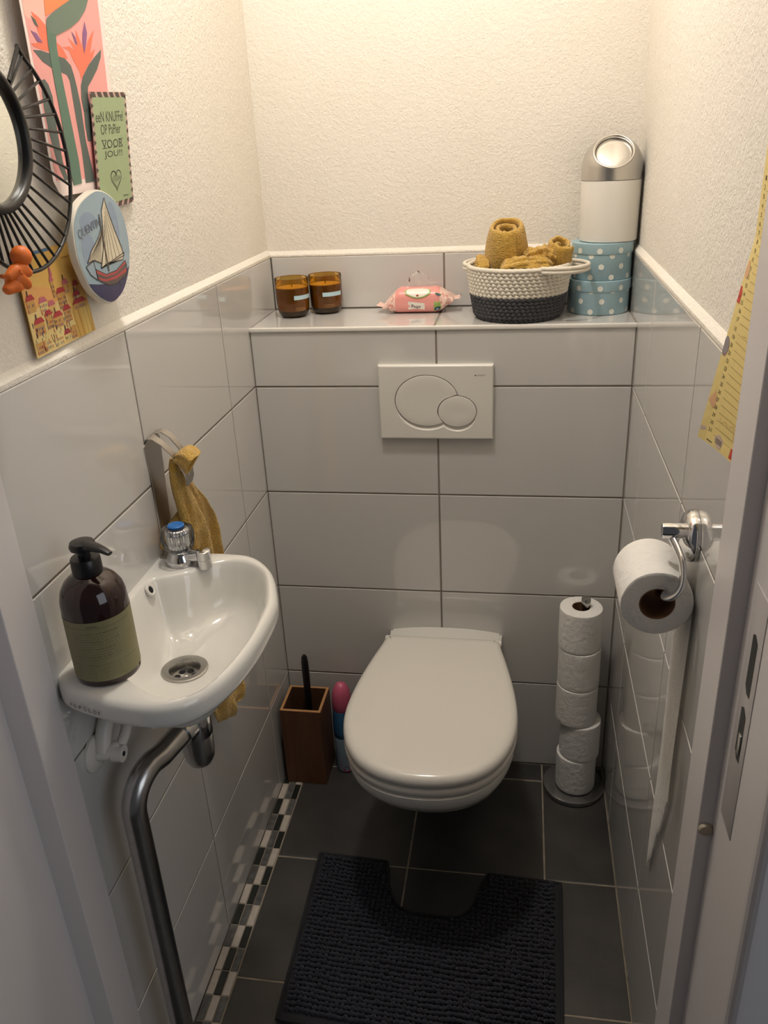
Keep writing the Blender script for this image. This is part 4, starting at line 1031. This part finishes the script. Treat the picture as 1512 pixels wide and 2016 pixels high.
g0 = [(-.0265,2.10),(-.021,1.92),(-.010,1.76),(.002,1.70),(.014,1.76),(.024,1.92),(.029,2.10),(.025,2.6),(-.022,2.6)]
mb.poly(catmull(g0,4), fw, GRN, .0004)
mb.poly([(s*.90,t+.07 if t < 2.4 else t-.03) for s,t in catmull(g0,4)], fw, WHT, .0006)
mb.poly([(.001+.0032*math.cos(a),1.90+.08*math.sin(a)) for a in [2*PI*i/14 for i in range(14)]], fw, mat('wipes_almond', S(186,96,58), .4), .0008)
mb.poly([(.001+.0012*math.cos(a),1.91+.04*math.sin(a)) for a in [2*PI*i/10 for i in range(10)]], fw, dk, .0010)
mb.build('opening_sticker', wp, smooth=False)
mb = MB(); TEAL = mat('wipes_teal', S(44,84,96), .35)
mb.poly([(.0375,.85),(.0520,.87),(.0535,1.15),(.0515,1.5),(.054,2.15),(.040,2.15),(.0375,1.50),(.0365,1.15)], fw, GRN, .0003)
mb.poly([(.0448+.0068*math.cos(a),1.10+.20*math.sin(a)) for a in [2*PI*i/18 for i in range(18)]], fw, TEAL, .0005)
mb.poly([(.0448+.0028*math.cos(a),1.09+.11*math.sin(a)) for a in [2*PI*i/18 for i in range(18)]], fw, mat('wipes_drop', S(150,186,210), .35), .0007)
mb.poly([(.047+.0060*math.cos(a),2.02+.10*math.sin(a)) for a in [2*PI*i/18 for i in range(18)]], fw, TEAL, .0005)
for t in (1.84,1.45): mb.line([(.0395,t),(.0515,t)], .0012, fw, dk, .0005)
mb.build('seal_badge', wp, smooth=False)
thin_glass('clear_film', (0.96,0.96,0.96,1), 1.45, 0.12, 0.86, (0.85,0.80,0.76,1))
mb = MB(); rows_ = []
for i in range(13):
    v = i/12
    rows_.append([(WX+.001+(.031-.012*v)*(u_/7-1)*1.0+.002*math.sin(v*5+u_), WY-.004+.010*v+.004*math.sin(u_*.8+v*4)*(.3+v), ZL+.0515+.036*math.sin(v*1.35)*(1-.35*abs(u_/7-1)**2)) for u_ in range(15)])
mb.loft(rows_, MATS['clear_film'], False, False, closed=False); mb.build('clear_flap', wp, sharp=80)

# rope basket
KX, KY = .1660, .099
bk = thing('rope_basket', 'round cream and charcoal rope basket holding mustard towels', 'basket', (KX,KY,ZL))
NR = 15; hstep = .1085/NR; rr0 = hstep*.56
def kr(i): t = i/(NR-1); return lerp(.0880,.1045,t**.8)-(.0035 if i == 0 else 0)
mbW, mbD = MB(), MB()
sagz = lambda ang, t: 0.0
for i in range(NR):
    z = ZL+rr0+i*hstep
    m_, tgt = (M_ROPED, mbD) if i < 7 else (M_ROPE, mbW)
    last = i == NR-1
    tgt.torus((KX,KY,z), kr(i), rr0*(1.06 if not last else 1.22), m_, 240, 8, None, (.34 if not last else .06, 54, i*1.9), 1.05)
mbD.lathe([(0,.002),(.0845,.002),(.0845,.006),(0,.006)], (KX,KY,ZL), M_ROPED, 48)
mbD.build('charcoal_coils', bk, sharp=70); mbW.build('cream_coils', bk, sharp=70)
def handle(sgn, out, drop):
    mb = MB(); pts = []
    for i in range(17):
        a = lerp(-38,38,i/16); ar = math.radians(a); R = .1045+out*math.cos(ar*90/38*1.0)**.8 if abs(a) < 37.9 else .1045
        ang = (0 if sgn > 0 else PI)-.47+ar*(1 if sgn > 0 else -1)
        pts.append((KX+R*math.cos(ang), KY+R*math.sin(ang), ZL+.1085-rr0*.6+drop))
    for dz in (0, -hstep): mb.tube([(x,y,z+dz) for x,y,z in pts], rr0*1.05, M_ROPE, 8)
    mb.build('handle', bk, sharp=70)
handle(1, .044, .002); handle(-1, .014, .001)

# towels in the basket
def towel_roll(name, label, base, axis, h, r0, r1, turns, twist, thick=.0065, k=1.0):
    o = thing(name, label, 'towel', base, 'mustard towels in the basket')
    ax = Vector(axis).normalized(); a = ax.orthogonal().normalized(); b = ax.cross(a); B = Vector(base)
    mb = MB(); n = int(turns*44); m_ = 14; rings = []
    for i in range(n+1):
        t = i/n; th = 2*PI*turns*t+twist
        rc = lerp(.22, 1.0, t**.9)
        prof = []
        for u, v in ((-.5,0),(.5,0),(.5,.2),(.5,.4),(.5,.6),(.5,.8),(.5,.95),(.32,1.0),(0,1.012),(-.32,1.0),(-.5,.95),(-.5,.7),(-.5,.45),(-.5,.2)):
            bulge = r0 if v < .0 else lerp(r0, r1, v**1.4)+.10*r0*math.sin(PI*min(1,v*1.05))
            R = rc*bulge+u*thick
            hh = h*(v*(1-.13*(1-t)*(1 if v > .9 else v)) )
            nz = noise.noise(Vector((th*1.7, v*4, turns)))
            R += .0030*nz*rc
            hh += .0035*noise.noise(Vector((th*1.1,9,turns)))*(v)
            prof.append(B+a*(R*math.cos(th))*k+b*R*math.sin(th)+ax*hh)
        rings.append(prof)
    mb.loft(rings, M_TOWEL, True, True)
    mb.build('rolled_cloth', o, sharp=85, subsurf=1)
    return o
towel_roll('rolled_towel', 'mustard towel rolled upright, tallest of those in the basket', (.146,.122,ZL+.088), (-.03,-.42,1), .108, .047, .036, 2.3, 2.4, .0105)
def towel_fold(name, label, pts, wid, hei, seed, group='mustard towels in the basket', folds=1.0):
    o = thing(name, label, 'towel', tuple(pts[len(pts)//2]), group)
    P_ = catmull(pts, 10, False); mb = MB(); rings = []; n = 44; N = len(P_)
    for i, p in enumerate(P_):
        t = i/(N-1); d = Vector(P_[min(i+1,N-1)])-Vector(P_[max(i-1,0)]); d.z *= .5; d.normalize(); side = d.cross(Vector((0,0,1))).normalized(); up = side.cross(d)
        e = min(1, .25+math.sin(PI*min(1,max(0,(t*.94+.03))))**.5)
        rg = []
        for j in range(n):
            a = 2*PI*j/n; c_, s_ = math.cos(a), math.sin(a)
            u = math.copysign(abs(c_)**.8,c_); v = math.copysign(abs(s_)**.8,s_)
            q = 1+folds*(.13*math.sin(4*a+seed+t*3)+.07*math.sin(9*a+seed*2-t*7)+.09*math.sin(t*38+seed+a))+.16*noise.noise(Vector((t*9,a*1.3,seed)))
            rg.append(Vector(p)+side*u*wid*e*q+up*v*hei*e*q)
        rings.append(rg)
    mb.loft(rings, M_TOWEL, True, True); mb.build('folded_cloth', o, sharp=85, subsurf=1); return o
towel_fold('folded_towel', 'mustard towel folded flat along the front of the basket', [(.133,.036,ZL+.106),(.155,.030,ZL+.113),(.180,.030,ZL+.116),(.208,.036,ZL+.113),(.228,.045,ZL+.106)], .019, .0135, 1.3)
towel_fold('folded_towel', 'mustard towel lying crumpled behind the flat folded one', [(.180,.085,ZL+.110),(.200,.078,ZL+.122),(.222,.076,ZL+.124),(.240,.075,ZL+.112)], .024, .019, 2.7, folds=1.2)
towel_roll('rolled_towel', 'mustard towel with a twisted end at the right rim of the basket', (.237,.105,ZL+.088), (.22,-.50,1), .074, .027, .025, 1.7, .6, .0080)
towel_fold('folded_towel', 'mustard towel edge showing at the left rim of the basket', [(.094,.068,ZL+.097),(.092,.088,ZL+.111),(.090,.108,ZL+.113),(.094,.13,ZL+.100)], .015, .012, 4.2)

# polka dot boxes
M_BLUE, M_DOT = mat('blue_box_paper', S(160,190,200), .35), mat('white_dots', S(232,232,222), .4)
def hatbox(label, cx, cy, z0, r, h, lidh, a_off):
    o = thing('polka_dot_box', label, 'box', (cx,cy,z0), 'polka dot boxes on the ledge')
    def dots(mb, R, za, zb, phase):
        f = lambda s,t,l: (cx+(R+l)*math.cos(s/R), cy+(R+l)*math.sin(s/R), z0+t)
        n = 9; k = 0
        zz = [za+.006, za+.027, za+.048]
        for row, zc in enumerate(zz):
            for i in range(n):
                s = (i+.5*(row % 2)+phase)*2*PI*R/n; pts = [(s+(.0056)*math.cos(2*PI*q/18), zc+.0056*math.sin(2*PI*q/18)) for q in range(18)]
                pts = [(a, min(max(b,za+.0004),zb-.0004)) for a,b in pts]
                if max(p[1] for p in pts)-min(p[1] for p in pts) > .002: mb.poly(pts, f, M_DOT, .0003)
    mb = MB(); mb.lathe([(0,.0004),(r-.002,.0004),(r-.0015,.001),(r-.0015,h-.004),(0,h-.004)], (cx,cy,z0), M_BLUE, 72); dots(mb, r-.0015, .001, h-lidh, a_off); mb.build('box_body', o, sharp=40)
    mb = MB(); mb.lathe([(r-.0012,h-lidh),(r,h-lidh),(r+.0004,h-lidh+.001),(r+.0004,h-.0012),(r-.0008,h),(0,h)], (cx,cy,z0), M_BLUE, 72, cap0=False); dots(mb, r+.0004, h-lidh+.001, h-.001, a_off+.4); mb.build('box_lid', o, sharp=40)
hatbox('pale blue polka dot box standing on the ledge, lower of two', .3345, .143, ZL, .0652, .0690, .0215, .30)
ZB2 = ZL+.0692
hatbox('pale blue polka dot box under the white bin, upper of two', .3375, .144, ZB2, .0625, .0735, .0215, .12)
ZB3 = ZB2+.0737

# small bin with a domed swing lid
NX, NY = .3470, .143
bn = thing('small_bin', 'small white bin with steel dome lid on the dotted boxes', 'bin', (NX,NY,ZB3))
mb = MB(); mb.lathe([(0,.0004),(.0550,.0004),(.0572,.0020),(.0580,.006),(.0594,.1165),(.0585,.1175),(0,.1175)], (NX,NY,ZB3), mat('bin_white', S(236,232,224), .3), 72); mb.build('bin_body', bn, sharp=40)
bm = bmesh.new(); bmesh.ops.create_uvsphere(bm, u_segments=96, v_segments=64, radius=1.0)
RD, ZD = .0600, ZB3+.140
for v in bm.verts:
    z = v.co.z
    v.co = Vector((NX+v.co.x*RD, NY+v.co.y*RD, ZD+z*.0575)) if z >= 0 else Vector((NX+v.co.x*RD, NY+v.co.y*RD, ZD+z*.2))
# below the equator keep a straight skirt
for v in bm.verts:
    if v.co.z < ZD:
        d = Vector((v.co.x-NX, v.co.y-NY)); L = d.length or 1
        v.co.x, v.co.y = NX+d.x/L*RD, NY+d.y/L*RD
nv = Vector((-.03,-.74,.66)).normalized(); ctr = Vector((NX,NY,ZD))
bmesh.ops.bisect_plane(bm, geom=bm.verts[:]+bm.edges[:]+bm.faces[:], plane_co=(0,0,ZB3+.1180), plane_no=(0,0,1), clear_inner=True)
bmesh.ops.bisect_plane(bm, geom=bm.verts[:]+bm.edges[:]+bm.faces[:], plane_co=ctr+nv*.0445, plane_no=nv, clear_outer=True)
mb = MB(); mb.bm(bm, M_STEEL); mb.build('dome_lid', bn, sharp=40)
u_ = nv.orthogonal().normalized(); w_ = nv.cross(u_)
mb = MB(); rings = []
for i in range(73):
    a = 2*PI*i/72; dirv = u_*math.cos(a)+w_*math.sin(a); rg = []
    for R, h in ((.0402,.0440),(.0398,.0462),(.0375,.0470),(.0360,.0458),(.0354,.0430),(.0352,.0400)): rg.append(ctr+dirv*R+nv*h)
    rings.append(rg)
mb.loft(rings, M_STEEL, False, False, closed=False); mb.build('opening_rim', bn, sharp=60)
mb = MB(); rings = []
for R, h in ((.0343,.0405),(.0330,.0415),(.022,.0435),(.010,.0442),(.002,.0444)): rings.append([ctr+(u_*math.cos(2*PI*i/64)+w_*math.sin(2*PI*i/64))*R+nv*h for i in range(64)])
mb.loft(rings, mat('flap_steel', (0.80,0.79,0.77,1), .22, 1.0), False, True); mb.build('swing_flap', bn, sharp=60)
mb = MB(); mb.lathe([(.0352,.0395),(0,.0395)], (0,0,0), M_DARK, 48)  # dark disc painting in the shade of the gap behind the swing flap
mb.v = [tuple(ctr+u_*v[0]+w_*v[1]+nv*v[2]) for v in mb.v]; mb.build('gap_shade_disc', bn)

# ------------------------------------------------------------------ toilet brush in its wooden box
bx = thing('brush_box', 'tall square bamboo brush holder in the left corner', 'brush holder', (-.3385,-.079,.001))
mb = MB(); rz = math.radians(2)
X0, X1, Y0, Y1, H = -.3885,-.2865,-.131,-.029,.226; t = .0065
O4 = [(X0,Y0),(X1,Y0),(X1,Y1),(X0,Y1)]; I4 = [(X0+t,Y0+t),(X1-t,Y0+t),(X1-t,Y1-t),(X0+t,Y1-t)]
mb.loft([[(x,y,.0012) for x,y in O4], [(x,y,H-.0008) for x,y in O4]], M_WOOD, True, False)
mb.loft([[(x,y,H-.001) for x,y in I4], [(x,y,.008) for x,y in I4]], mat('bamboo_inside', S(92,62,36), .7), False, True)
mb.build('box', bx, smooth=False)
mb = MB(); ri = lambda P_,z: [(x,y,z) for x,y in P_]
mb.loft([ri(O4,H-.0008), ri([(x-(.0006 if x > -.33 else -.0006),y-(.0006 if y > -.08 else -.0006)) for x,y in O4],H), ri(I4,H), ri(I4,H-.001)], M_WOODRIM, False, False); mb.build('box_rim', bx, smooth=False, )
br = thing('toilet_brush', 'black toilet brush standing inside the bamboo box', 'toilet brush', (-.332,-.068,.0085))
mb = MB(); mb.lathe([(.006,.07),(.007,.12),(.0078,.20),(.0088,.25),(.0093,.285),(.0088,.318),(.0070,.333),(.0035,.3385),(0,.339)], (-.332,-.068,.0085), M_BLACKPL, 24); mb.build('handle', br)
mb = MB(); mb.lathe([(.010,0),(.036,.004),(.038,.02),(.038,.07),(.030,.078),(.008,.082)], (-.332,-.072,.009), M_BLACKPL, 32); mb.build('brush_head', br)

# air freshener
fx, fy = -.2495, -.058
fr = thing('air_freshener', 'air freshener can with pink cap behind the bamboo box and toilet', 'air freshener', (fx,fy,.001))
cb, cs = mat('can_print', S(132,150,166), .3, var=(26,S(150,166,178),.3)), mat('can_blue', S(62,112,152), .3)
mb = MB(); mb.lathe([(0,.0),(.0245,.0),(.0262,.002),(.0265,.006),(.0265,.100),(.0258,.104),(.0245,.106)], (fx,fy,.001), cb, 48, cap1=False); cbo = mb.build('can_body', fr)
f = lambda s,t,l: (fx+(.0266+l)*math.cos(s/.0266), fy+(.0266+l)*math.sin(s/.0266), .001+t)
mb = MB(); s0 = .0266*(-PI*.44)
mb.poly([(s0+.0135*math.cos(a), .026+.022*math.sin(a)) for a in [2*PI*i/24 for i in range(24)]], f, mat('can_pink', S(214,72,112), .35), .0002)
mb.poly([(s0+.010*math.cos(a)+.003, .012+.009*math.sin(a)) for a in [2*PI*i/24 for i in range(24)]], f, mat('can_red', S(186,40,84), .35), .0004)
mb.line([(s0+.012+.011*math.cos(a), .083+.018*math.sin(a)) for a in [lerp(.45*PI,1.45*PI,i/16) for i in range(17)]], .0030, f, M_WHITEPL, .0004)
mb.build('can_artwork', fr, smooth=False)
mb = MB(); mb.lathe([(.0248,.106),(.0262,.108),(.0268,.125),(.0262,.155),(.0250,.178),(.0245,.186)], (fx,fy,.001), cs, 48); mb.build('trigger_collar', fr)
mb = MB(); mb.lathe([(.0232,.186),(.0245,.190),(.0248,.205),(.0236,.225),(.0200,.244),(.0130,.257),(.0060,.262),(0,.263)], (fx,fy,.001), mat('pink_cap', S(206,98,126), .35), 48); mb.build('cap', fr)

# ------------------------------------------------------------------ toilet roll stand with five rolls
RX, RY = .325, -.0725
st = thing('toilet_roll_stand', 'chrome toilet roll stand with round base in the right corner', 'toilet roll stand', (RX,RY,0.001))
mb = MB(); mb.lathe([(0,0),(.0715,0),(.0735,.002),(.0735,.009),(.0720,.0118),(.069,.0125),(.020,.0130),(0,.0130)], (RX,RY,.001), M_CHROME_DULL, 72); mb.build('base', st, sharp=40)
mb = MB(); mb.lathe([(.0075,.0125),(.0075,.522),(.0098,.523),(.0102,.5255),(.0102,.5370),(.0090,.5385),(0,.5388)], (RX+.004,RY,.001), M_CHROME_DULL, 28); mb.build('pole', st, sharp=40)
def roll_mesh(seed):
    """one toilet roll, standing, base at the origin"""
    mb = MB(); seg = 72; rings = []
    prof = [(.0200,.0008),(.0440,.0008),(.0468,.0022),(.0473,.006)]+[(.0473,.006+.088*i/14) for i in range(1,14)]+[(.0473,.094),(.0468,.0985),(.0440,.1),(.0200,.1)]
    for k, (r,h) in enumerate(prof):
        rg = []
        for j in range(seg):
            a = 2*PI*j/seg; q = 1+.02*noise.noise(Vector((math.cos(a)*1.3+seed,math.sin(a)*1.3,h*7))) if r > .03 else 1
            if 3 < k < 17: q += .006*noise.noise(Vector((math.cos(a)*2.2,math.sin(a)*2.2,h*60+seed)))
            rg.append((r*q*math.cos(a), r*q*math.sin(a), h))
        rings.append(rg)
    mb.loft(rings, M_PAPER, False, False)
    return mb
def roll(label, x, y, z, rot, seed):
    o = thing('toilet_roll', label, 'toilet roll', (0,0,0), 'toilet rolls on the stand')
    roll_mesh(seed).build('paper', o, sharp=50)
    mb = MB(); mb.lathe([(.0200,.001),(.0200,.0992),(.0188,.0992),(.0188,.001),(.0200,.001)], (0,0,0), M_CARD, 40, cap0=False, cap1=False); mb.build('core', o, sharp=50)
    o.location = (x,y,z); o.rotation_euler = (0,0,rot)
nm = ['toilet roll resting on the chrome base, lowest on the stand','toilet roll second up from the chrome base on the stand','toilet roll third up on the stand, pushed out to the left','toilet roll second from the top of the stand','topmost toilet roll on the stand, around the pole end']
for i, (x, y) in enumerate(((.3285,-.0740),(.3335,-.0735),(.3210,-.0735),(.3215,-.0725),(.3195,-.0715))): roll(nm[i], x, y, .0142+i*.1006, i*1.4, i*3.1)

# ------------------------------------------------------------------ holder and hanging roll
hx, hy, hz = .3525, -.70, .928
hd_ = thing('toilet_roll_holder', 'chrome toilet roll holder with round rosette on the right wall', 'toilet roll holder', (XR,-.708,1.004))
mb = MB(); mb.lathe([(.0340,0),(.0346,-.004),(.0335,-.009),(.0285,-.0145),(.0200,-.0180),(.0125,-.0195),(.0100,-.0200)], (XR-.0003,-.698,1.002), M_CHROME, 56, 'x'); mb.build('rosette', hd_)
mb = MB(); mb.lathe([(.0102,-.012),(.0102,-.0430),(.0095,-.0450),(0,-.0455)], (XR,-.712,1.015), M_CHROME, 32, 'x'); mb.build('post', hd_, sharp=40)
mb = MB()
ap = catmull([(.3685,-.714,1.006),(.3735,-.732,.998),(.3775,-.750,.986),(.3770,-.7640,.968),(.3715,-.7670,.955),(.3640,-.7640,.9475),(.3575,-.750,.9440),(.3560,-.730,.9440),(.3560,-.69,.9440),(.3560,-.655,.9440)], 6, False)
mb.tube(ap, .0074, M_CHROME, 16, flat=.55, upv=(1,0,0)); mb.build('arm', hd_)
rl = thing('hanging_toilet_roll', 'toilet roll with a long loose tail on the chrome holder', 'toilet roll', (hx,hy,hz-.047))
mb = roll_mesh(11.0); k = .0455/.0473
mb.v = [(hx+x*k, hy-.05+z, hz+y*k) if abs(math.hypot(x,y)-.02) > .001 else (hx+x*1.12, hy-.05+z, hz+y*1.12) for x,y,z in mb.v]; mb.build('paper', rl, sharp=50)
mb = MB(); rings = [[(hx+r*math.cos(2*PI*j/40)*(1+.02*math.sin(3*2*PI*j/40)), hy+h, hz+r*math.sin(2*PI*j/40)) for j in range(40)] for r,h in ((.0223,-.0495),(.0223,.0495),(.0210,.0495),(.0210,-.0495),(.0223,-.0495))]
mb.loft(rings, M_CARD, False, False); mb.build('core', rl, sharp=50)
mb = MB(); rows_ = []
for i in range(41):
    t = i/40; z = lerp(hz, .375, t); row = []
    for u in range(13):
        q = u/12
        yl, yr = lerp(-.652,-.655,t), lerp(-.748,-.752,t)
        y = lerp(yl, yr, q)
        tear = 0 if t < .8 else 0
        zz = z
        x = hx+.0455-.0015*math.sin(t*9+q*4)*t-.0025*t*math.sin(q*PI)-.001-.002*math.sin(PI*min(1,t*1.1))*q
        row.append((min(x,XR-.0006), y, zz))
    rows_.append(row)
# torn lower edge: longest at the far side, ragged
for i in range(41):
    for u in range(13):
        x,y,z = rows_[i][u]; q = u/12; cut = lerp(.372,.600,q**1.15)+.007*math.sin(q*15)+.003*math.sin(q*37)
        if z < cut: z = cut
        rows_[i][u] = (x,y,z)
mb.loft(rows_, M_SHEET, False, False, closed=False); mb.build('loose_tail', rl, sharp=80)

# ------------------------------------------------------------------ bath mat
mt = thing('bath_mat', 'dark chenille toilet mat with a round cut-out on the floor', 'bath mat', (.015,-.55,.001))
M_MAT = mat('mat_chenille', S(48,49,58), .95, bump=(500,.6,.002,2), sheen=.2, spec=.1)
M_MATB = mat('mat_border', S(36,36,40), .9)
A, B, C_, D_ = (-.252,-.356), (.283,-.379), (.272,-.775), (-.247,-.745)
mp = lambda u, v: (lerp(lerp(A[0],B[0],u),lerp(D_[0],C_[0],u),v), lerp(lerp(A[1],B[1],u),lerp(D_[1],C_[1],u),v))
def cutv(u):   # depth of the cut-out at u
    t = (u-.495)/.196
    return .315*(1-abs(t)**4.2)**.5 if abs(t) < 1 else 0.0
mb = MB(); NU, NV = 90, 60
idx = {}
vs = []; fs = []
for i in range(NU+1):
    u = i/NU; v0 = cutv(u)
    for j in range(NV+1):
        v = lerp(v0,1,j/NV); x, y = mp(u,v); vs.append((x,y,.0075))
for i in range(NU):
    for j in range(NV): a = i*(NV+1)+j; fs.append((a,a+NV+1,a+NV+2,a+1))
mb.add(vs, fs, M_MATB)
edge = [i*(NV+1) for i in range(NU+1)]+[NU*(NV+1)+j for j in range(1,NV+1)]+[i*(NV+1)+NV for i in range(NU-1,-1,-1)]+[j for j in range(NV-1,0,-1)]
ev = [vs[k] for k in edge]
mb.loft([[(x,y,.0012) for x,y,z in ev],[(x,y,.0075) for x,y,z in ev]], M_MATB, True, False)
mb.tube([ev[k] for k in range(0,len(ev),2)]+[ev[0]], .0040, M_MATB, 6)
mb.build('backing', mt, sharp=60)
mb = MB(); nu, nv_ = 48, 35
for i in range(nu):
    for j in range(nv_):
        u, v = .018+.958*(i+.5)/nu, .02+.945*(j+.5)/nv_
        if v < cutv(u)+.022 or (abs(u-.495) < .212 and v < cutv(max(.302,min(.688,u)))+.02): continue
        wob = .0035*noise.noise(Vector((u*7,v*6,0)))
        x, y = mp(u, v+ .006*noise.noise(Vector((u*5,v*8,4)))); y += wob
        a = .0052*random.uniform(.85,1.15); b = .0046*random.uniform(.85,1.15); h = .0115*random.uniform(.75,1.15)
        lx, ly = random.uniform(-.002,.002), random.uniform(-.0035,.0005)
        rg = []
        for r_, hh in ((1.0,0),(1.08,.35),(.95,.7),(.5,.97)):
            rg.append([(x+lx*hh+a*r_*math.cos(2*PI*k/7), y+ly*hh+b*r_*math.sin(2*PI*k/7), .0075+h*hh) for k in range(7)])
        mb.loft(rg, M_MAT, False, True)
tag(mb.build('chenille_pile', mt, sharp=80), kind='stuff')

# ------------------------------------------------------------------ light: the ceiling lamp and cool daylight from the hall
L = bpy.data.lights.new('ceiling_lamp_light', 'AREA'); L.shape = 'DISK'; L.size = 0.13; L.energy = LAMP_W; L.color = (1.0, 0.955, 0.895)
lo = bpy.data.objects.new('ceiling_lamp_light', L); COL.objects.link(lo); lo.location = (-.12,-.48,2.50)
D = bpy.data.lights.new('hall_daylight_fill', 'AREA'); D.shape = 'RECTANGLE'; D.size = 1.1; D.size_y = 1.3; D.energy = HALL; D.color = (0.90, 0.94, 1.0)  # added unseen area light standing in for hall daylight; no window is built
do = bpy.data.objects.new('hall_daylight_fill', D); COL.objects.link(do); do.location = (1.55,-2.05,1.60); do.rotation_euler = (Vector((-.45,-1.0,.75))-Vector((1.55,-2.05,1.60))).to_track_quat('-Z','Y').to_euler()
P_ = bpy.data.lights.new('ceiling_lamp_glow', 'POINT'); P_.energy = GLOW; P_.color = L.color; P_.shadow_soft_size = 0.06
po_ = bpy.data.objects.new('ceiling_lamp_glow', P_); COL.objects.link(po_); po_.location = (-.12,-.48,2.44)
W = bpy.data.worlds.new('hall_ambient'); SC.world = W; W.use_nodes = True
bg = W.node_tree.nodes['Background']; bg.inputs['Color'].default_value = (0.92,0.94,1.0,1); bg.inputs['Strength'].default_value = AMB
SC.view_settings.view_transform = 'Standard'; SC.view_settings.look = 'None'; SC.view_settings.gamma = 1.0; SC.view_settings.exposure = EXPO
try: SC.view_settings.use_curve_mapping = False
except Exception: pass
SC.cycles.caustics_reflective = False; SC.cycles.caustics_refractive = False
SC.cycles.sample_clamp_indirect = 4.0; SC.cycles.blur_glossy = 1.0
